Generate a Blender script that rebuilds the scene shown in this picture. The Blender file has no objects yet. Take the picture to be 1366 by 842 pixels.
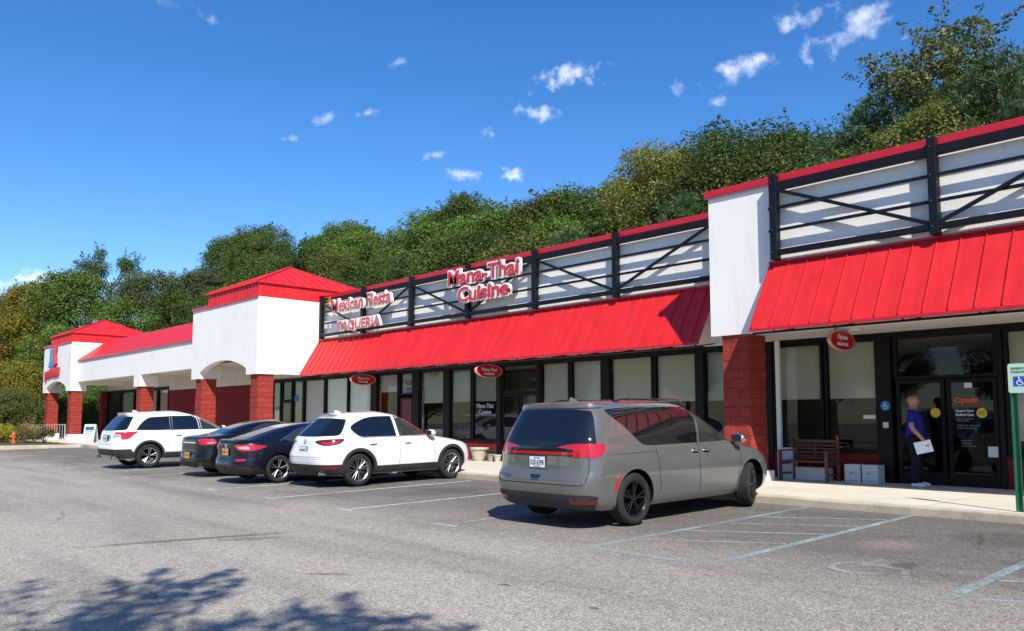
import bpy, bmesh, math, random
from mathutils import Vector, Matrix, noise as mnoise
R=math.radians
scene=bpy.context.scene
col=scene.collection
rnd=random.Random(7)

# ------------------------------------------------------------------ materials
def mat(name,base=(.5,.5,.5),rough=.5,metal=0.,spec=.5,coat=0.,emis=None,estr=0.):
    m=bpy.data.materials.new(name); m.use_nodes=True
    b=m.node_tree.nodes['Principled BSDF']
    b.inputs['Base Color'].default_value=(*base,1); b.inputs['Roughness'].default_value=rough
    b.inputs['Metallic'].default_value=metal; b.inputs['Specular IOR Level'].default_value=spec
    b.inputs['Coat Weight'].default_value=coat; b.inputs['Coat Roughness'].default_value=.03
    if emis: b.inputs['Emission Color'].default_value=(*emis,1); b.inputs['Emission Strength'].default_value=estr
    return m
def NT(m): return m.node_tree.nodes,m.node_tree.links,m.node_tree.nodes['Principled BSDF']
def nd(N,t,**k):
    n=N.new(t)
    for a,v in k.items():
        if a.startswith('i_'): n.inputs[a[2:].replace('_',' ')].default_value=v
        else: setattr(n,a,v)
    return n
def ramp(N,stops,interp='LINEAR'):
    r=N.new('ShaderNodeValToRGB'); e=r.color_ramp.elements; r.color_ramp.interpolation=interp
    while len(e)<len(stops): e.new(.5)
    for q,(p,c) in zip(e,stops):
        q.position=p; q.color=(*c,1) if len(c)==3 else c
    return r
def g3(v): return (v,v,v)
def noisy(m,c1,c2,scale=2.,detail=6.,bump=0.,bscale=80.,lo=.35,hi=.65,stretch=None,bdist=.01):
    N,L,b=NT(m)
    tc=N.new('ShaderNodeTexCoord'); src=tc.outputs['Object']
    if stretch:
        mp=N.new('ShaderNodeMapping'); mp.inputs['Scale'].default_value=stretch; L.new(src,mp.inputs[0]); s2=mp.outputs[0]
    else: s2=src
    n=nd(N,'ShaderNodeTexNoise',i_Scale=scale,i_Detail=detail,i_Roughness=.6); L.new(s2,n.inputs['Vector'])
    r=ramp(N,[(lo,c1),(hi,c2)]); L.new(n.outputs['Fac'],r.inputs[0]); L.new(r.outputs[0],b.inputs['Base Color'])
    if bump:
        n2=nd(N,'ShaderNodeTexNoise',i_Scale=bscale,i_Detail=3.); L.new(src,n2.inputs['Vector'])
        bp=nd(N,'ShaderNodeBump',i_Strength=bump,i_Distance=bdist); L.new(n2.outputs['Fac'],bp.inputs['Height']); L.new(bp.outputs[0],b.inputs['Normal'])
    return m
M={}
def stucco():
    m=noisy(mat('stucco_white',rough=.9,spec=.2),(.80,.775,.73),(.85,.83,.79),.9,9,.6,120.,.3,.7,(1,1,.5)); N,L,b=NT(m)
    tc=N.new('ShaderNodeTexCoord'); mp=N.new('ShaderNodeMapping'); mp.inputs['Scale'].default_value=(3.2,3.2,.22); L.new(tc.outputs['Object'],mp.inputs[0])
    n=nd(N,'ShaderNodeTexNoise',i_Scale=1.6,i_Detail=8.,i_Roughness=.7); L.new(mp.outputs[0],n.inputs['Vector'])
    r=ramp(N,[(.30,(.90,.89,.87)),(.45,(1,1,1)),(1,(1,1,1))]); L.new(n.outputs['Fac'],r.inputs[0])
    src=b.inputs['Base Color'].links[0].from_socket; mm=nd(N,'ShaderNodeMix',data_type='RGBA',blend_type='MULTIPLY'); mm.inputs[0].default_value=1
    L.new(src,mm.inputs[6]); L.new(r.outputs[0],mm.inputs[7]); L.new(mm.outputs[2],b.inputs['Base Color']); return m
M['stucco']=stucco()
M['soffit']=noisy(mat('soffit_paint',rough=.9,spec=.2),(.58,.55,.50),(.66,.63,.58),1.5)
M['red']=noisy(mat('red_metal',rough=.5,spec=.35),(.50,.014,.017),(.63,.022,.026),1.7,9,.25,2.2,.28,.72,(2.5,.5,.5),.05)
M['redd']=mat('red_coping',(.50,.012,.024),.35)
M['black']=mat('black_metal',(.006,.0065,.010),.5,0.,.25)
M['frame']=noisy(mat('dark_bronze_frame',rough=.55,spec=.2),(.005,.004,.004),(.009,.007,.0065),3.)
M['conc']=None
def brick(name,c1,c2,mort,bumps=.8,sc=1.):
    m=mat(name,rough=.85,spec=.2); N,L,b=NT(m)
    tc=N.new('ShaderNodeTexCoord'); geo=N.new('ShaderNodeNewGeometry')
    # choose u axis from the face normal so blocks run round the pier
    sep=N.new('ShaderNodeSeparateXYZ'); L.new(tc.outputs['Object'],sep.inputs[0])
    sn=N.new('ShaderNodeSeparateXYZ'); L.new(geo.outputs['True Normal'],sn.inputs[0])
    ab=nd(N,'ShaderNodeMath',operation='ABSOLUTE'); L.new(sn.outputs[0],ab.inputs[0])
    gt=nd(N,'ShaderNodeMath',operation='GREATER_THAN'); L.new(ab.outputs[0],gt.inputs[0]); gt.inputs[1].default_value=.6
    mx=nd(N,'ShaderNodeMix',data_type='FLOAT'); L.new(gt.outputs[0],mx.inputs['Factor']); L.new(sep.outputs[0],mx.inputs[2]); L.new(sep.outputs[1],mx.inputs[3])
    cb=N.new('ShaderNodeCombineXYZ'); L.new(mx.outputs[0],cb.inputs[0]); L.new(sep.outputs[2],cb.inputs[1])
    bt=nd(N,'ShaderNodeTexBrick',i_Scale=1.,i_Mortar_Size=.008,i_Brick_Width=.41*sc,i_Row_Height=.2*sc); L.new(cb.outputs[0],bt.inputs['Vector'])
    bt.inputs['Color1'].default_value=(*c1,1); bt.inputs['Color2'].default_value=(*c2,1); bt.inputs['Mortar'].default_value=(*mort,1)
    n=nd(N,'ShaderNodeTexNoise',i_Scale=14.,i_Detail=8.,i_Roughness=.7); L.new(tc.outputs['Object'],n.inputs['Vector'])
    hs=nd(N,'ShaderNodeHueSaturation'); L.new(bt.outputs['Color'],hs.inputs['Color'])
    mr=nd(N,'ShaderNodeMapRange'); mr.inputs[1].default_value=.3; mr.inputs[2].default_value=.7; mr.inputs[3].default_value=.8; mr.inputs[4].default_value=1.2
    L.new(n.outputs['Fac'],mr.inputs[0]); L.new(mr.outputs[0],hs.inputs['Value']); L.new(hs.outputs[0],b.inputs['Base Color'])
    ad=nd(N,'ShaderNodeMath',operation='SUBTRACT'); L.new(n.outputs['Fac'],ad.inputs[0]); L.new(bt.outputs['Fac'],ad.inputs[1])
    bp=nd(N,'ShaderNodeBump',i_Strength=bumps,i_Distance=.04); L.new(ad.outputs[0],bp.inputs['Height']); L.new(bp.outputs[0],b.inputs['Normal'])
    return m
M['pillar']=brick('red_split_block',(.33,.046,.032),(.28,.038,.027),(.22,.030,.021),1.)
M['wallbrick']=brick('dark_red_block',(.20,.018,.020),(.17,.015,.018),(.13,.012,.014),.5)
M['white']=mat('white_paint',(.78,.78,.76),.5)
M['blind']=noisy(mat('roller_blind',rough=.8),(.47,.435,.355),(.52,.48,.40),.8)
M['blindw']=noisy(mat('white_window_panel',rough=.7),(.76,.77,.80),(.80,.81,.84),.8)
M['blindg']=noisy(mat('grey_blind',rough=.8),(.26,.275,.245),(.31,.32,.285),.8)
M['blindm']=noisy(mat('pale_green_blind',rough=.8),(.40,.41,.36),(.45,.46,.40),.8)
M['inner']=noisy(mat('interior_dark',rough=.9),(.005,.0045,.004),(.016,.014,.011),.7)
M['silver']=mat('brushed_metal',(.6,.6,.6),.3,1.)
def glassmat(name,tint=(.82,.84,.82),ior=1.5):
    m=bpy.data.materials.new(name); m.use_nodes=True; N=m.node_tree.nodes; L=m.node_tree.links; N.clear()
    o=N.new('ShaderNodeOutputMaterial'); mx=N.new('ShaderNodeMixShader'); t=N.new('ShaderNodeBsdfTransparent'); g=N.new('ShaderNodeBsdfGlossy')
    g.inputs['Roughness'].default_value=.0; g.inputs['Color'].default_value=(.80,.81,.82,1); t.inputs['Color'].default_value=(*tint,1)
    f=N.new('ShaderNodeFresnel'); f.inputs['IOR'].default_value=ior
    nz=nd(N,'ShaderNodeTexNoise',i_Scale=.9,i_Detail=1.); tc=N.new('ShaderNodeTexCoord'); L.new(tc.outputs['Object'],nz.inputs['Vector'])
    bp=nd(N,'ShaderNodeBump',i_Strength=.05,i_Distance=.02); L.new(nz.outputs['Fac'],bp.inputs['Height']); L.new(bp.outputs[0],g.inputs['Normal'])
    gb=N.new('ShaderNodeNewGeometry'); iv=nd(N,'ShaderNodeMath',operation='SUBTRACT'); iv.inputs[0].default_value=1; L.new(gb.outputs['Backfacing'],iv.inputs[1]); ml=nd(N,'ShaderNodeMath',operation='MULTIPLY'); L.new(f.outputs[0],ml.inputs[0]); L.new(iv.outputs[0],ml.inputs[1]); L.new(ml.outputs[0],mx.inputs[0]); L.new(t.outputs[0],mx.inputs[1]); L.new(g.outputs[0],mx.inputs[2]); L.new(mx.outputs[0],o.inputs[0])
    return m
M['glass']=glassmat('shop_glass',(.90,.92,.90),1.5)

# ------------------------------------------------------------------ object helpers
def link(o,parent=None):
    col.objects.link(o)
    if parent: o.parent=parent
    return o
class MB:
    def __init__(s): s.v=[]; s.f=[]; s.mi=[]; s.mats=[]
    def m(s,mt):
        if mt not in s.mats: s.mats.append(mt)
        return s.mats.index(mt)
    def add(s,vs,fs,mt):
        o=len(s.v); s.v+= [tuple(v) for v in vs]; k=s.m(mt)
        for f in fs: s.f.append(tuple(i+o for i in f)); s.mi.append(k)
    def box(s,x0,x1,y0,y1,z0,z1,mt):
        vs=[(x,y,z) for z in (z0,z1) for y in (y0,y1) for x in (x0,x1)]
        s.add(vs,[(0,2,3,1),(4,5,7,6),(0,1,5,4),(2,6,7,3),(0,4,6,2),(1,3,7,5)],mt)
    def obox(s,c,ax,ay,az,mt):   # oriented box: centre + half-axis vectors
        c=Vector(c); ax=Vector(ax); ay=Vector(ay); az=Vector(az)
        vs=[c+a*ax+b*ay+d*az for d in (-1,1) for b in (-1,1) for a in (-1,1)]
        s.add(vs,[(0,2,3,1),(4,5,7,6),(0,1,5,4),(2,6,7,3),(0,4,6,2),(1,3,7,5)],mt)
    def bar(s,p,q,w,h,mt,up=(0,0,1)):
        p=Vector(p); q=Vector(q); d=(q-p); u=Vector(up); r=d.cross(u)
        if r.length<1e-6: r=d.cross(Vector((0,1,0)))
        r.normalize(); u=r.cross(d).normalized()
        s.obox((p+q)/2,d/2,r*w/2,u*h/2,mt)
    def tube(s,pts,rad,mt,n=8,cap=True):
        pts=[Vector(p) for p in pts]; rs=rad if isinstance(rad,(list,tuple)) else [rad]*len(pts)
        vs=[]; 
        d0=(pts[1]-pts[0]).normalized(); ref=Vector((0,0,1)) if abs(d0.z)<.9 else Vector((1,0,0))
        for i,p in enumerate(pts):
            d=(pts[min(i+1,len(pts)-1)]-pts[max(i-1,0)]).normalized()
            a=d.cross(ref).normalized(); b=d.cross(a).normalized()
            for k in range(n):
                t=2*math.pi*k/n; vs.append(p+rs[i]*(math.cos(t)*a+math.sin(t)*b))
        fs=[]
        for i in range(len(pts)-1):
            for k in range(n): fs.append((i*n+k,i*n+(k+1)%n,(i+1)*n+(k+1)%n,(i+1)*n+k))
        if cap: fs.append(tuple(range(n))[::-1]); fs.append(tuple((len(pts)-1)*n+k for k in range(n)))
        s.add(vs,fs,mt)
    def prism(s,poly,axis,a,b,mt):  # poly of 2D pts; axis 'x'|'y'|'z' extruded a..b
        n=len(poly)
        def P(u,v,w): return {'x':(w,u,v),'y':(u,w,v),'z':(u,v,w)}[axis]
        vs=[P(u,v,a) for u,v in poly]+[P(u,v,b) for u,v in poly]
        fs=[tuple(range(n)),tuple(range(2*n-1,n-1,-1))]+[(i,(i+1)%n+0,(i+1)%n+n,i+n) for i in range(n)]
        s.add(vs,fs,mt)
    def lathe(s,prof,c,axis,mt,n=32,close=False):  # prof: (r, h)
        c=Vector(c); ax=Vector(axis).normalized(); ref=Vector((0,0,1)) if abs(ax.z)<.9 else Vector((1,0,0))
        a=ax.cross(ref).normalized(); b=ax.cross(a)
        vs=[c+ax*h+r*(math.cos(2*math.pi*k/n)*a+math.sin(2*math.pi*k/n)*b) for r,h in prof for k in range(n)]
        fs=[]; m_=len(prof)
        for i in range(m_ if close else m_-1):
            j=(i+1)%m_
            for k in range(n): fs.append((i*n+k,i*n+(k+1)%n,j*n+(k+1)%n,j*n+k))
        s.add(vs,fs,mt)
    def build(s,name,parent=None,smooth=False,bevel=0.,fix=True,angle=40):
        me=bpy.data.meshes.new(name); me.from_pydata(s.v,[],s.f)
        for mt in s.mats: me.materials.append(mt)
        me.polygons.foreach_set('material_index',s.mi)
        if fix:
            bm=bmesh.new(); bm.from_mesh(me); bmesh.ops.recalc_face_normals(bm,faces=bm.faces)
            if bevel>0:
                es=[e for e in bm.edges if len(e.link_faces)==2 and e.calc_face_angle(0)>.6]
                bmesh.ops.bevel(bm,geom=es,offset=bevel,segments=2,profile=.5,affect='EDGES',clamp_overlap=True)
            bm.to_mesh(me); bm.free()
        if smooth:
            for p in me.polygons: p.use_smooth=True
            me.set_sharp_from_angle(angle=R(angle))
        me.update()
        return link(bpy.data.objects.new(name,me),parent)
def tag(o,label=None,cat=None,group=None,kind=None):
    if label: o['label']=label
    if cat: o['category']=cat
    if group: o['group']=group
    if kind: o['kind']=kind
    return o
def empty(name,loc=(0,0,0),rz=0.,label=None,cat=None,group=None):
    o=bpy.data.objects.new(name,None); o.empty_display_size=.2; col.objects.link(o); o.location=loc; o.rotation_euler=(0,0,rz)
    return tag(o,label,cat,group)
def copy_tree(o,parent=None):
    c=o.copy(); col.objects.link(c)
    if parent: c.parent=parent
    for ch in o.children: copy_tree(ch,c)
    return c
def text_mesh(txt,w,h,depth,offset=0.,align='C',bold=0.,res=4):
    """mesh of a word, fitted to w x h, in the XZ plane facing -Y, centred on the origin"""
    cu=bpy.data.curves.new('t','FONT'); cu.body=txt; cu.size=1; cu.resolution_u=res
    ob=bpy.data.objects.new('t',cu); col.objects.link(ob)
    def ev():
        bpy.context.view_layer.update()
        dg=bpy.context.evaluated_depsgraph_get(); return bpy.data.meshes.new_from_object(ob.evaluated_get(dg))
    me=ev(); xs=[v.co.x for v in me.vertices]; ys=[v.co.y for v in me.vertices]
    x0,x1,y0,y1=min(xs),max(xs),min(ys),max(ys); sx=w/(x1-x0); sy=h/(y1-y0); bpy.data.meshes.remove(me)
    s_=(sx*sy)**.5
    cu.offset=(offset+bold)/s_; cu.extrude=.5
    me=ev()
    for v in me.vertices:
        x,y,z=v.co; v.co=((x-(x0+x1)/2)*sx, -z*2*depth/2, (y-(y0+y1)/2)*sy)
    bpy.data.objects.remove(ob); bpy.data.curves.remove(cu)
    return me
def text_obj(name,txt,loc,w,h,depth,mt,parent=None,offset=0.,rz=0.,bold=0.,res=4):
    me=text_mesh(txt,w,h,depth,offset,bold=bold,res=res); me.materials.clear(); me.materials.append(mt)
    for p in me.polygons: p.material_index=0
    o=link(bpy.data.objects.new(name,me),parent); o.location=loc; o.rotation_euler=(0,0,rz); return o
def merge_into(name,objs,parent=None):
    """join several mesh objects (in the same space) into one mesh object"""
    me=bpy.data.meshes.new(name); bm=bmesh.new(); mats=[]
    for o in objs:
        for m_ in o.data.materials:
            if m_ not in mats: mats.append(m_)
    for o in objs:
        t=o.data.copy(); t.transform(o.matrix_basis)
        idx=[mats.index(m_) for m_ in o.data.materials]
        for p in t.polygons: p.material_index=idx[p.material_index] if idx else 0
        bm.from_mesh(t); bpy.data.meshes.remove(t)
    bm.to_mesh(me); bm.free()
    for m_ in mats: me.materials.append(m_)
    for o in objs: bpy.data.objects.remove(o)
    return link(bpy.data.objects.new(name,me),parent)

# ------------------------------------------------------------------ ground
LOT0,SX,SY=-.192,.0009,.016
def gz(x,y): return LOT0+SX*(max(x,-70)+5)+SY*(max(min(y,13.2),-25)-7.47)
KY=12.9; SWZ=.03; YW=17.3; YM=16.9; YB=15.33; YT=14.2
# ---- asphalt
def asphalt():
    m=mat('asphalt',rough=.92,spec=.25); N,L,b=NT(m)
    tc=N.new('ShaderNodeTexCoord'); P=tc.outputs['Object']
    big=nd(N,'ShaderNodeTexNoise',i_Scale=.16,i_Detail=6.,i_Roughness=.6); L.new(P,big.inputs['Vector'])
    r1=ramp(N,[(.3,(.290,.263,.222)),(.7,(.375,.342,.290))]); L.new(big.outputs['Fac'],r1.inputs[0])
    # stall bays are tarrier than the worn driving lane
    sp=N.new('ShaderNodeSeparateXYZ'); L.new(P,sp.inputs[0])
    wob=nd(N,'ShaderNodeTexNoise',i_Scale=.45,i_Detail=5.); L.new(P,wob.inputs['Vector'])
    ad=nd(N,'ShaderNodeMath',operation='MULTIPLY_ADD'); L.new(wob.outputs['Fac'],ad.inputs[0]); ad.inputs[1].default_value=3.5; L.new(sp.outputs[1],ad.inputs[2])
    mr=nd(N,'ShaderNodeMapRange',interpolation_type='SMOOTHSTEP'); L.new(ad.outputs[0],mr.inputs[0]); mr.inputs[1].default_value=7.6; mr.inputs[2].default_value=12.0
    dk=nd(N,'ShaderNodeMix',data_type='RGBA',blend_type='MULTIPLY'); dk.inputs[7].default_value=(.45,.455,.475,1); L.new(mr.outputs[0],dk.inputs[0]); L.new(r1.outputs[0],dk.inputs[6])
    # long traffic streaks
    mp=N.new('ShaderNodeMapping'); mp.inputs['Scale'].default_value=(.10,1.1,1); mp.inputs['Rotation'].default_value=(0,0,R(4)); L.new(P,mp.inputs[0])
    st=nd(N,'ShaderNodeTexNoise',i_Scale=1.1,i_Detail=5.); L.new(mp.outputs[0],st.inputs['Vector'])
    r2=ramp(N,[(.3,(.76,.75,.74)),(.5,g3(1.)),(.72,(1.08,1.07,1.05))]); L.new(st.outputs['Fac'],r2.inputs[0])
    m2=nd(N,'ShaderNodeMix',data_type='RGBA',blend_type='MULTIPLY'); m2.inputs[0].default_value=1; L.new(dk.outputs[2],m2.inputs[6]); L.new(r2.outputs[0],m2.inputs[7])
    # aggregate
    v=nd(N,'ShaderNodeTexVoronoi',i_Scale=75.); L.new(P,v.inputs['Vector'])
    r3=ramp(N,[(0.,g3(.52)),(.4,g3(.91)),(.78,g3(1.08)),(.94,g3(1.32)),(1.,g3(1.75))])
    sc=N.new('ShaderNodeSeparateColor'); L.new(v.outputs['Color'],sc.inputs[0]); L.new(sc.outputs[0],r3.inputs[0])
    m3=nd(N,'ShaderNodeMix',data_type='RGBA',blend_type='MULTIPLY'); m3.inputs[0].default_value=1; L.new(m2.outputs[2],m3.inputs[6]); L.new(r3.outputs[0],m3.inputs[7])
    n4=nd(N,'ShaderNodeTexNoise',i_Scale=9.,i_Detail=6.,i_Roughness=.75); L.new(P,n4.inputs['Vector'])
    r4=ramp(N,[(.3,g3(.78)),(.5,g3(1.)),(.7,g3(1.18))]); L.new(n4.outputs['Fac'],r4.inputs[0])
    m4=nd(N,'ShaderNodeMix',data_type='RGBA',blend_type='MULTIPLY'); m4.inputs[0].default_value=1; L.new(m3.outputs[2],m4.inputs[6]); L.new(r4.outputs[0],m4.inputs[7])
    # cracks
    wv=nd(N,'ShaderNodeTexNoise',i_Scale=1.2,i_Detail=3.); L.new(P,wv.inputs['Vector'])
    mw=nd(N,'ShaderNodeMix',data_type='RGBA'); mw.inputs[0].default_value=.25; L.new(P,mw.inputs[6]); L.new(wv.outputs['Color'],mw.inputs[7])
    vc=nd(N,'ShaderNodeTexVoronoi',feature='DISTANCE_TO_EDGE',i_Scale=.28); L.new(mw.outputs[2],vc.inputs['Vector'])
    r5=ramp(N,[(0.,g3(.5)),(.002,g3(.65)),(.0045,g3(1.))]); L.new(vc.outputs['Distance'],r5.inputs[0])
    brk=nd(N,'ShaderNodeTexNoise',i_Scale=.6,i_Detail=2.); L.new(P,brk.inputs['Vector'])
    r6=ramp(N,[(.50,g3(0)),(.60,g3(.9))]); L.new(brk.outputs['Fac'],r6.inputs[0])
    m5=nd(N,'ShaderNodeMix',data_type='RGBA',blend_type='MULTIPLY'); L.new(r6.outputs[0],m5.inputs[0]); L.new(m4.outputs[2],m5.inputs[6]); L.new(r5.outputs[0],m5.inputs[7])
    out=m5.outputs[2]
    # individual oil and water stains, each where the lot has it: (x, y, rx, ry, angle, colour, strength)
    for (x,y,rx,ry,an,c,s) in [(-10.9,4.35,1.6,.13,72,(.42,.40,.36),.8),(-10.35,4.9,.5,.16,60,(.5,.48,.45),.7),(-4.15,10.0,.42,.5,0,(1.7,1.65,1.55),.45),(-3.5,8.8,.16,.2,0,(.45,.45,.45),.7),
        (-7.5,4.4,.35,.08,40,(.45,.38,.30),.6),(-8.6,11.2,.7,1.2,0,(.5,.5,.5),.6),(-13.5,10.6,.8,1.3,0,(.6,.6,.6),.6),(-3.2,11.3,.8,.7,20,(.55,.54,.52),.6),(-19.5,10.4,.9,1.6,0,(.6,.6,.6),.5),(-2.4,9.9,.5,.9,0,(.6,.6,.6),.5),(-5.8,5.3,.1,.05,10,(.3,.3,.3),.8),(-4.6,5.2,.07,.05,10,(.3,.3,.3),.8)]:
        mp=N.new('ShaderNodeMapping'); mp.vector_type='TEXTURE'; mp.inputs['Location'].default_value=(x,y,0); mp.inputs['Rotation'].default_value=(0,0,R(an)); mp.inputs['Scale'].default_value=(rx,ry,1000)
        L.new(P,mp.inputs[0]); ln=nd(N,'ShaderNodeVectorMath',operation='LENGTH'); L.new(mp.outputs[0],ln.inputs[0])
        a=nd(N,'ShaderNodeMath',operation='MULTIPLY_ADD'); L.new(n4.outputs['Fac'],a.inputs[0]); a.inputs[1].default_value=1.3; L.new(ln.outputs['Value'],a.inputs[2])
        q=nd(N,'ShaderNodeMapRange',interpolation_type='SMOOTHSTEP'); L.new(a.outputs[0],q.inputs[0]); q.inputs[1].default_value=1.15; q.inputs[2].default_value=1.75; q.inputs[3].default_value=s; q.inputs[4].default_value=0
        mm=nd(N,'ShaderNodeMix',data_type='RGBA',blend_type='MULTIPLY'); mm.clamp_result=False; L.new(q.outputs[0],mm.inputs[0]); L.new(out,mm.inputs[6]); mm.inputs[7].default_value=(*c,1); out=mm.outputs[2]
    L.new(out,b.inputs['Base Color'])
    bp=nd(N,'ShaderNodeBump',i_Strength=.7,i_Distance=.008); L.new(v.outputs['Distance'],bp.inputs['Height']); L.new(bp.outputs[0],b.inputs['Normal'])
    return m
M['asphalt']=asphalt()
def lot():
    xs=[-400,-70,-60,-40,-20,0,30,400]; ys=[-400,-25,0,7,13.2,40,400]
    vs=[(x,y,gz(x,y)) for y in ys for x in xs]; n=len(xs)
    mb=MB(); mb.add(vs,[(j*n+i,j*n+i+1,(j+1)*n+i+1,(j+1)*n+i) for j in range(len(ys)-1) for i in range(n-1)],M['asphalt'])
    tag(mb.build('parking_lot'),kind='structure')
lot()
def concrete(name,c1,c2,joint=True):
    m=mat(name,rough=.9,spec=.2); N,L,b=NT(m); tc=N.new('ShaderNodeTexCoord'); P=tc.outputs['Object']
    n=nd(N,'ShaderNodeTexNoise',i_Scale=1.3,i_Detail=8.,i_Roughness=.65); L.new(P,n.inputs['Vector'])
    r=ramp(N,[(.3,c1),(.7,c2)]); L.new(n.outputs['Fac'],r.inputs[0]); out=r.outputs[0]
    n2=nd(N,'ShaderNodeTexNoise',i_Scale=60.,i_Detail=3.); L.new(P,n2.inputs['Vector'])
    r2=ramp(N,[(.35,g3(.86)),(.65,g3(1.06))]); L.new(n2.outputs['Fac'],r2.inputs[0])
    mm=nd(N,'ShaderNodeMix',data_type='RGBA',blend_type='MULTIPLY'); mm.inputs[0].default_value=1; L.new(out,mm.inputs[6]); L.new(r2.outputs[0],mm.inputs[7]); out=mm.outputs[2]
    if joint:
        bt=nd(N,'ShaderNodeTexBrick',i_Scale=1.,i_Mortar_Size=.007,i_Brick_Width=1.62,i_Row_Height=1.47,offset=0.); L.new(P,bt.inputs['Vector'])
        bt.inputs['Color1'].default_value=(1,1,1,1); bt.inputs['Color2'].default_value=(.94,.94,.93,1); bt.inputs['Mortar'].default_value=(.5,.47,.42,1)
        m3=nd(N,'ShaderNodeMix',data_type='RGBA',blend_type='MULTIPLY'); m3.inputs[0].default_value=1; L.new(out,m3.inputs[6]); L.new(bt.outputs['Color'],m3.inputs[7]); out=m3.outputs[2]
    L.new(out,b.inputs['Base Color'])
    bp=nd(N,'ShaderNodeBump',i_Strength=.4,i_Distance=.005); L.new(n2.outputs['Fac'],bp.inputs['Height']); L.new(bp.outputs[0],b.inputs['Normal'])
    return m
M['conc']=concrete('sidewalk_concrete',(.60,.55,.44),(.70,.65,.54))
M['kerb']=concrete('kerb_concrete',(.36,.30,.22),(.56,.50,.39),False)
mb=MB(); mb.box(-64,14,KY+.16,YW+.05,-.3,SWZ,M['conc']); tag(mb.build('sidewalk'),kind='structure')
# kerb with a rounded, slightly wavy top arris
def kerb(name,pts,zt,w=.16):
    mb=MB(); prof=[(0,-.35),(-.01,zt-.035-zt),(0,0)]
    pr=[(0,-.35),(-.012,-.03),(-.004,-.012),(.02,.0),(w,.0),(w,-.35)]
    vs=[];fs=[]; n=len(pr)
    P=[Vector(p) for p in pts]
    fine=[]
    for i in range(len(P)-1):
        k=max(1,int((P[i+1]-P[i]).length/.35))
        for j in range(k): fine.append(P[i].lerp(P[i+1],j/k))
    fine.append(P[-1])
    for i,p in enumerate(fine):
        d=(fine[min(i+1,len(fine)-1)]-fine[max(i-1,0)]).normalized(); nr=Vector((-d.y,d.x))
        jx=.008*math.sin(i*1.7)+rnd.uniform(-.008,.008); jz=rnd.uniform(-.005,.004)
        for (a,b) in pr:
            q=p+nr*(a+(jx if a<.03 else 0)); vs.append((q.x,q.y,zt+b+(jz if -.1<b and a<.1 else 0)))
    for i in range(len(fine)-1):
        for k in range(n-1): fs.append((i*n+k,i*n+k+1,(i+1)*n+k+1,(i+1)*n+k))
    fs.append(tuple(range(n))); fs.append(tuple(range((len(fine)-1)*n,len(fine)*n)))
    mb.add(vs,fs,M['kerb']); return tag(mb.build(name),kind='structure')
kerb('kerb',[(-47.6,KY),(14,KY)],SWZ)
arc=[(-48,-12),(-48,8.5),(-48.1,11.4),(-48.35,12.2),(-48.9,12.7),(-49.7,12.92),(-64,12.95)]
kerb('kerb',[(-48.1,-30),(-48.1,10.6),(-48.0,12.0),(-47.6,KY)],SWZ-.02)
M['soil']=noisy(mat('planter_soil',rough=.95,spec=.1),(.05,.035,.02),(.13,.12,.05),3.,8,.6,40.)
mb=MB(); mb.box(-140,-48.26,-30,KY-.02,-.3,SWZ-.03,M['soil']); tag(mb.build('planter_ground'),kind='structure')
mb=MB(); mb.box(-140,-64.02,KY,40,-.3,SWZ-.035,M['soil']); tag(mb.build('roadside_verge'),kind='structure')
# ---- painted lines (worn)
def paint(name,c,lo,hi,sc=14.):
    m=bpy.data.materials.new(name); m.use_nodes=True; N,L,b=NT(m); b.inputs['Base Color'].default_value=(*c,1); b.inputs['Roughness'].default_value=.8
    tc=N.new('ShaderNodeTexCoord'); n=nd(N,'ShaderNodeTexNoise',i_Scale=sc,i_Detail=8.,i_Roughness=.8); L.new(tc.outputs['Object'],n.inputs['Vector'])
    n2=nd(N,'ShaderNodeTexNoise',i_Scale=1.1,i_Detail=3.); L.new(tc.outputs['Object'],n2.inputs['Vector'])
    a=nd(N,'ShaderNodeMath',operation='MULTIPLY_ADD'); L.new(n2.outputs['Fac'],a.inputs[0]); a.inputs[1].default_value=.5; L.new(n.outputs['Fac'],a.inputs[2])
    r=ramp(N,[(lo,g3(0)),(hi,g3(1))]); L.new(a.outputs[0],r.inputs[0]); L.new(r.outputs[0],b.inputs['Alpha']); return m
M['pblue']=paint('worn_blue_paint',(.36,.48,.49),.61,.98)
M['pwhite']=paint('worn_white_paint',(.60,.60,.57),.58,.86)
M['pfaint']=paint('faint_white_paint',(.44,.47,.47),.60,1.02)
_pz=[0]
def line(x0,y0,x1,y1,w,mt,mb):
    d=Vector((x1-x0,y1-y0)); L_=d.length; d.normalize(); n=Vector((-d.y,d.x))*w/2; k=max(1,int(L_/1.)); _pz[0]+=1; dz=.004+.0006*_pz[0]%.003
    vs=[]
    for i in range(k+1):
        p=Vector((x0,y0))+d*L_*i/k
        for s in (-1,1): q=p+s*n; vs.append((q.x,q.y,gz(q.x,q.y)+dz))
    mb.add(vs,[(2*i,2*i+2,2*i+3,2*i+1) for i in range(k)],mt)
mb=MB()
XB=[-4.97,-6.63]
for x in XB: line(x,7.47,x,12.8,.11,M['pblue'],mb)
line(-5.03,7.42,-6.57,7.42,.11,M['pblue'],mb)
for y0 in (8.3,9.3,10.3,11.2): line(-6.55,y0-.9+.9,-5.05,y0+.9,.08,M['pfaint'],mb)
line(-2.66,7.42,-2.66,12.8,.11,M['pblue'],mb); line(-2.6,7.42,-1.0,7.42,.11,M['pblue'],mb); line(-1.0,7.42,-1.0,12.8,.11,M['pblue'],mb)
for y0 in (7.6,8.6,9.7,10.7): line(-2.58,y0,-1.06,y0+.9,.08,M['pfaint'],mb)
x=-9.38
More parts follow.
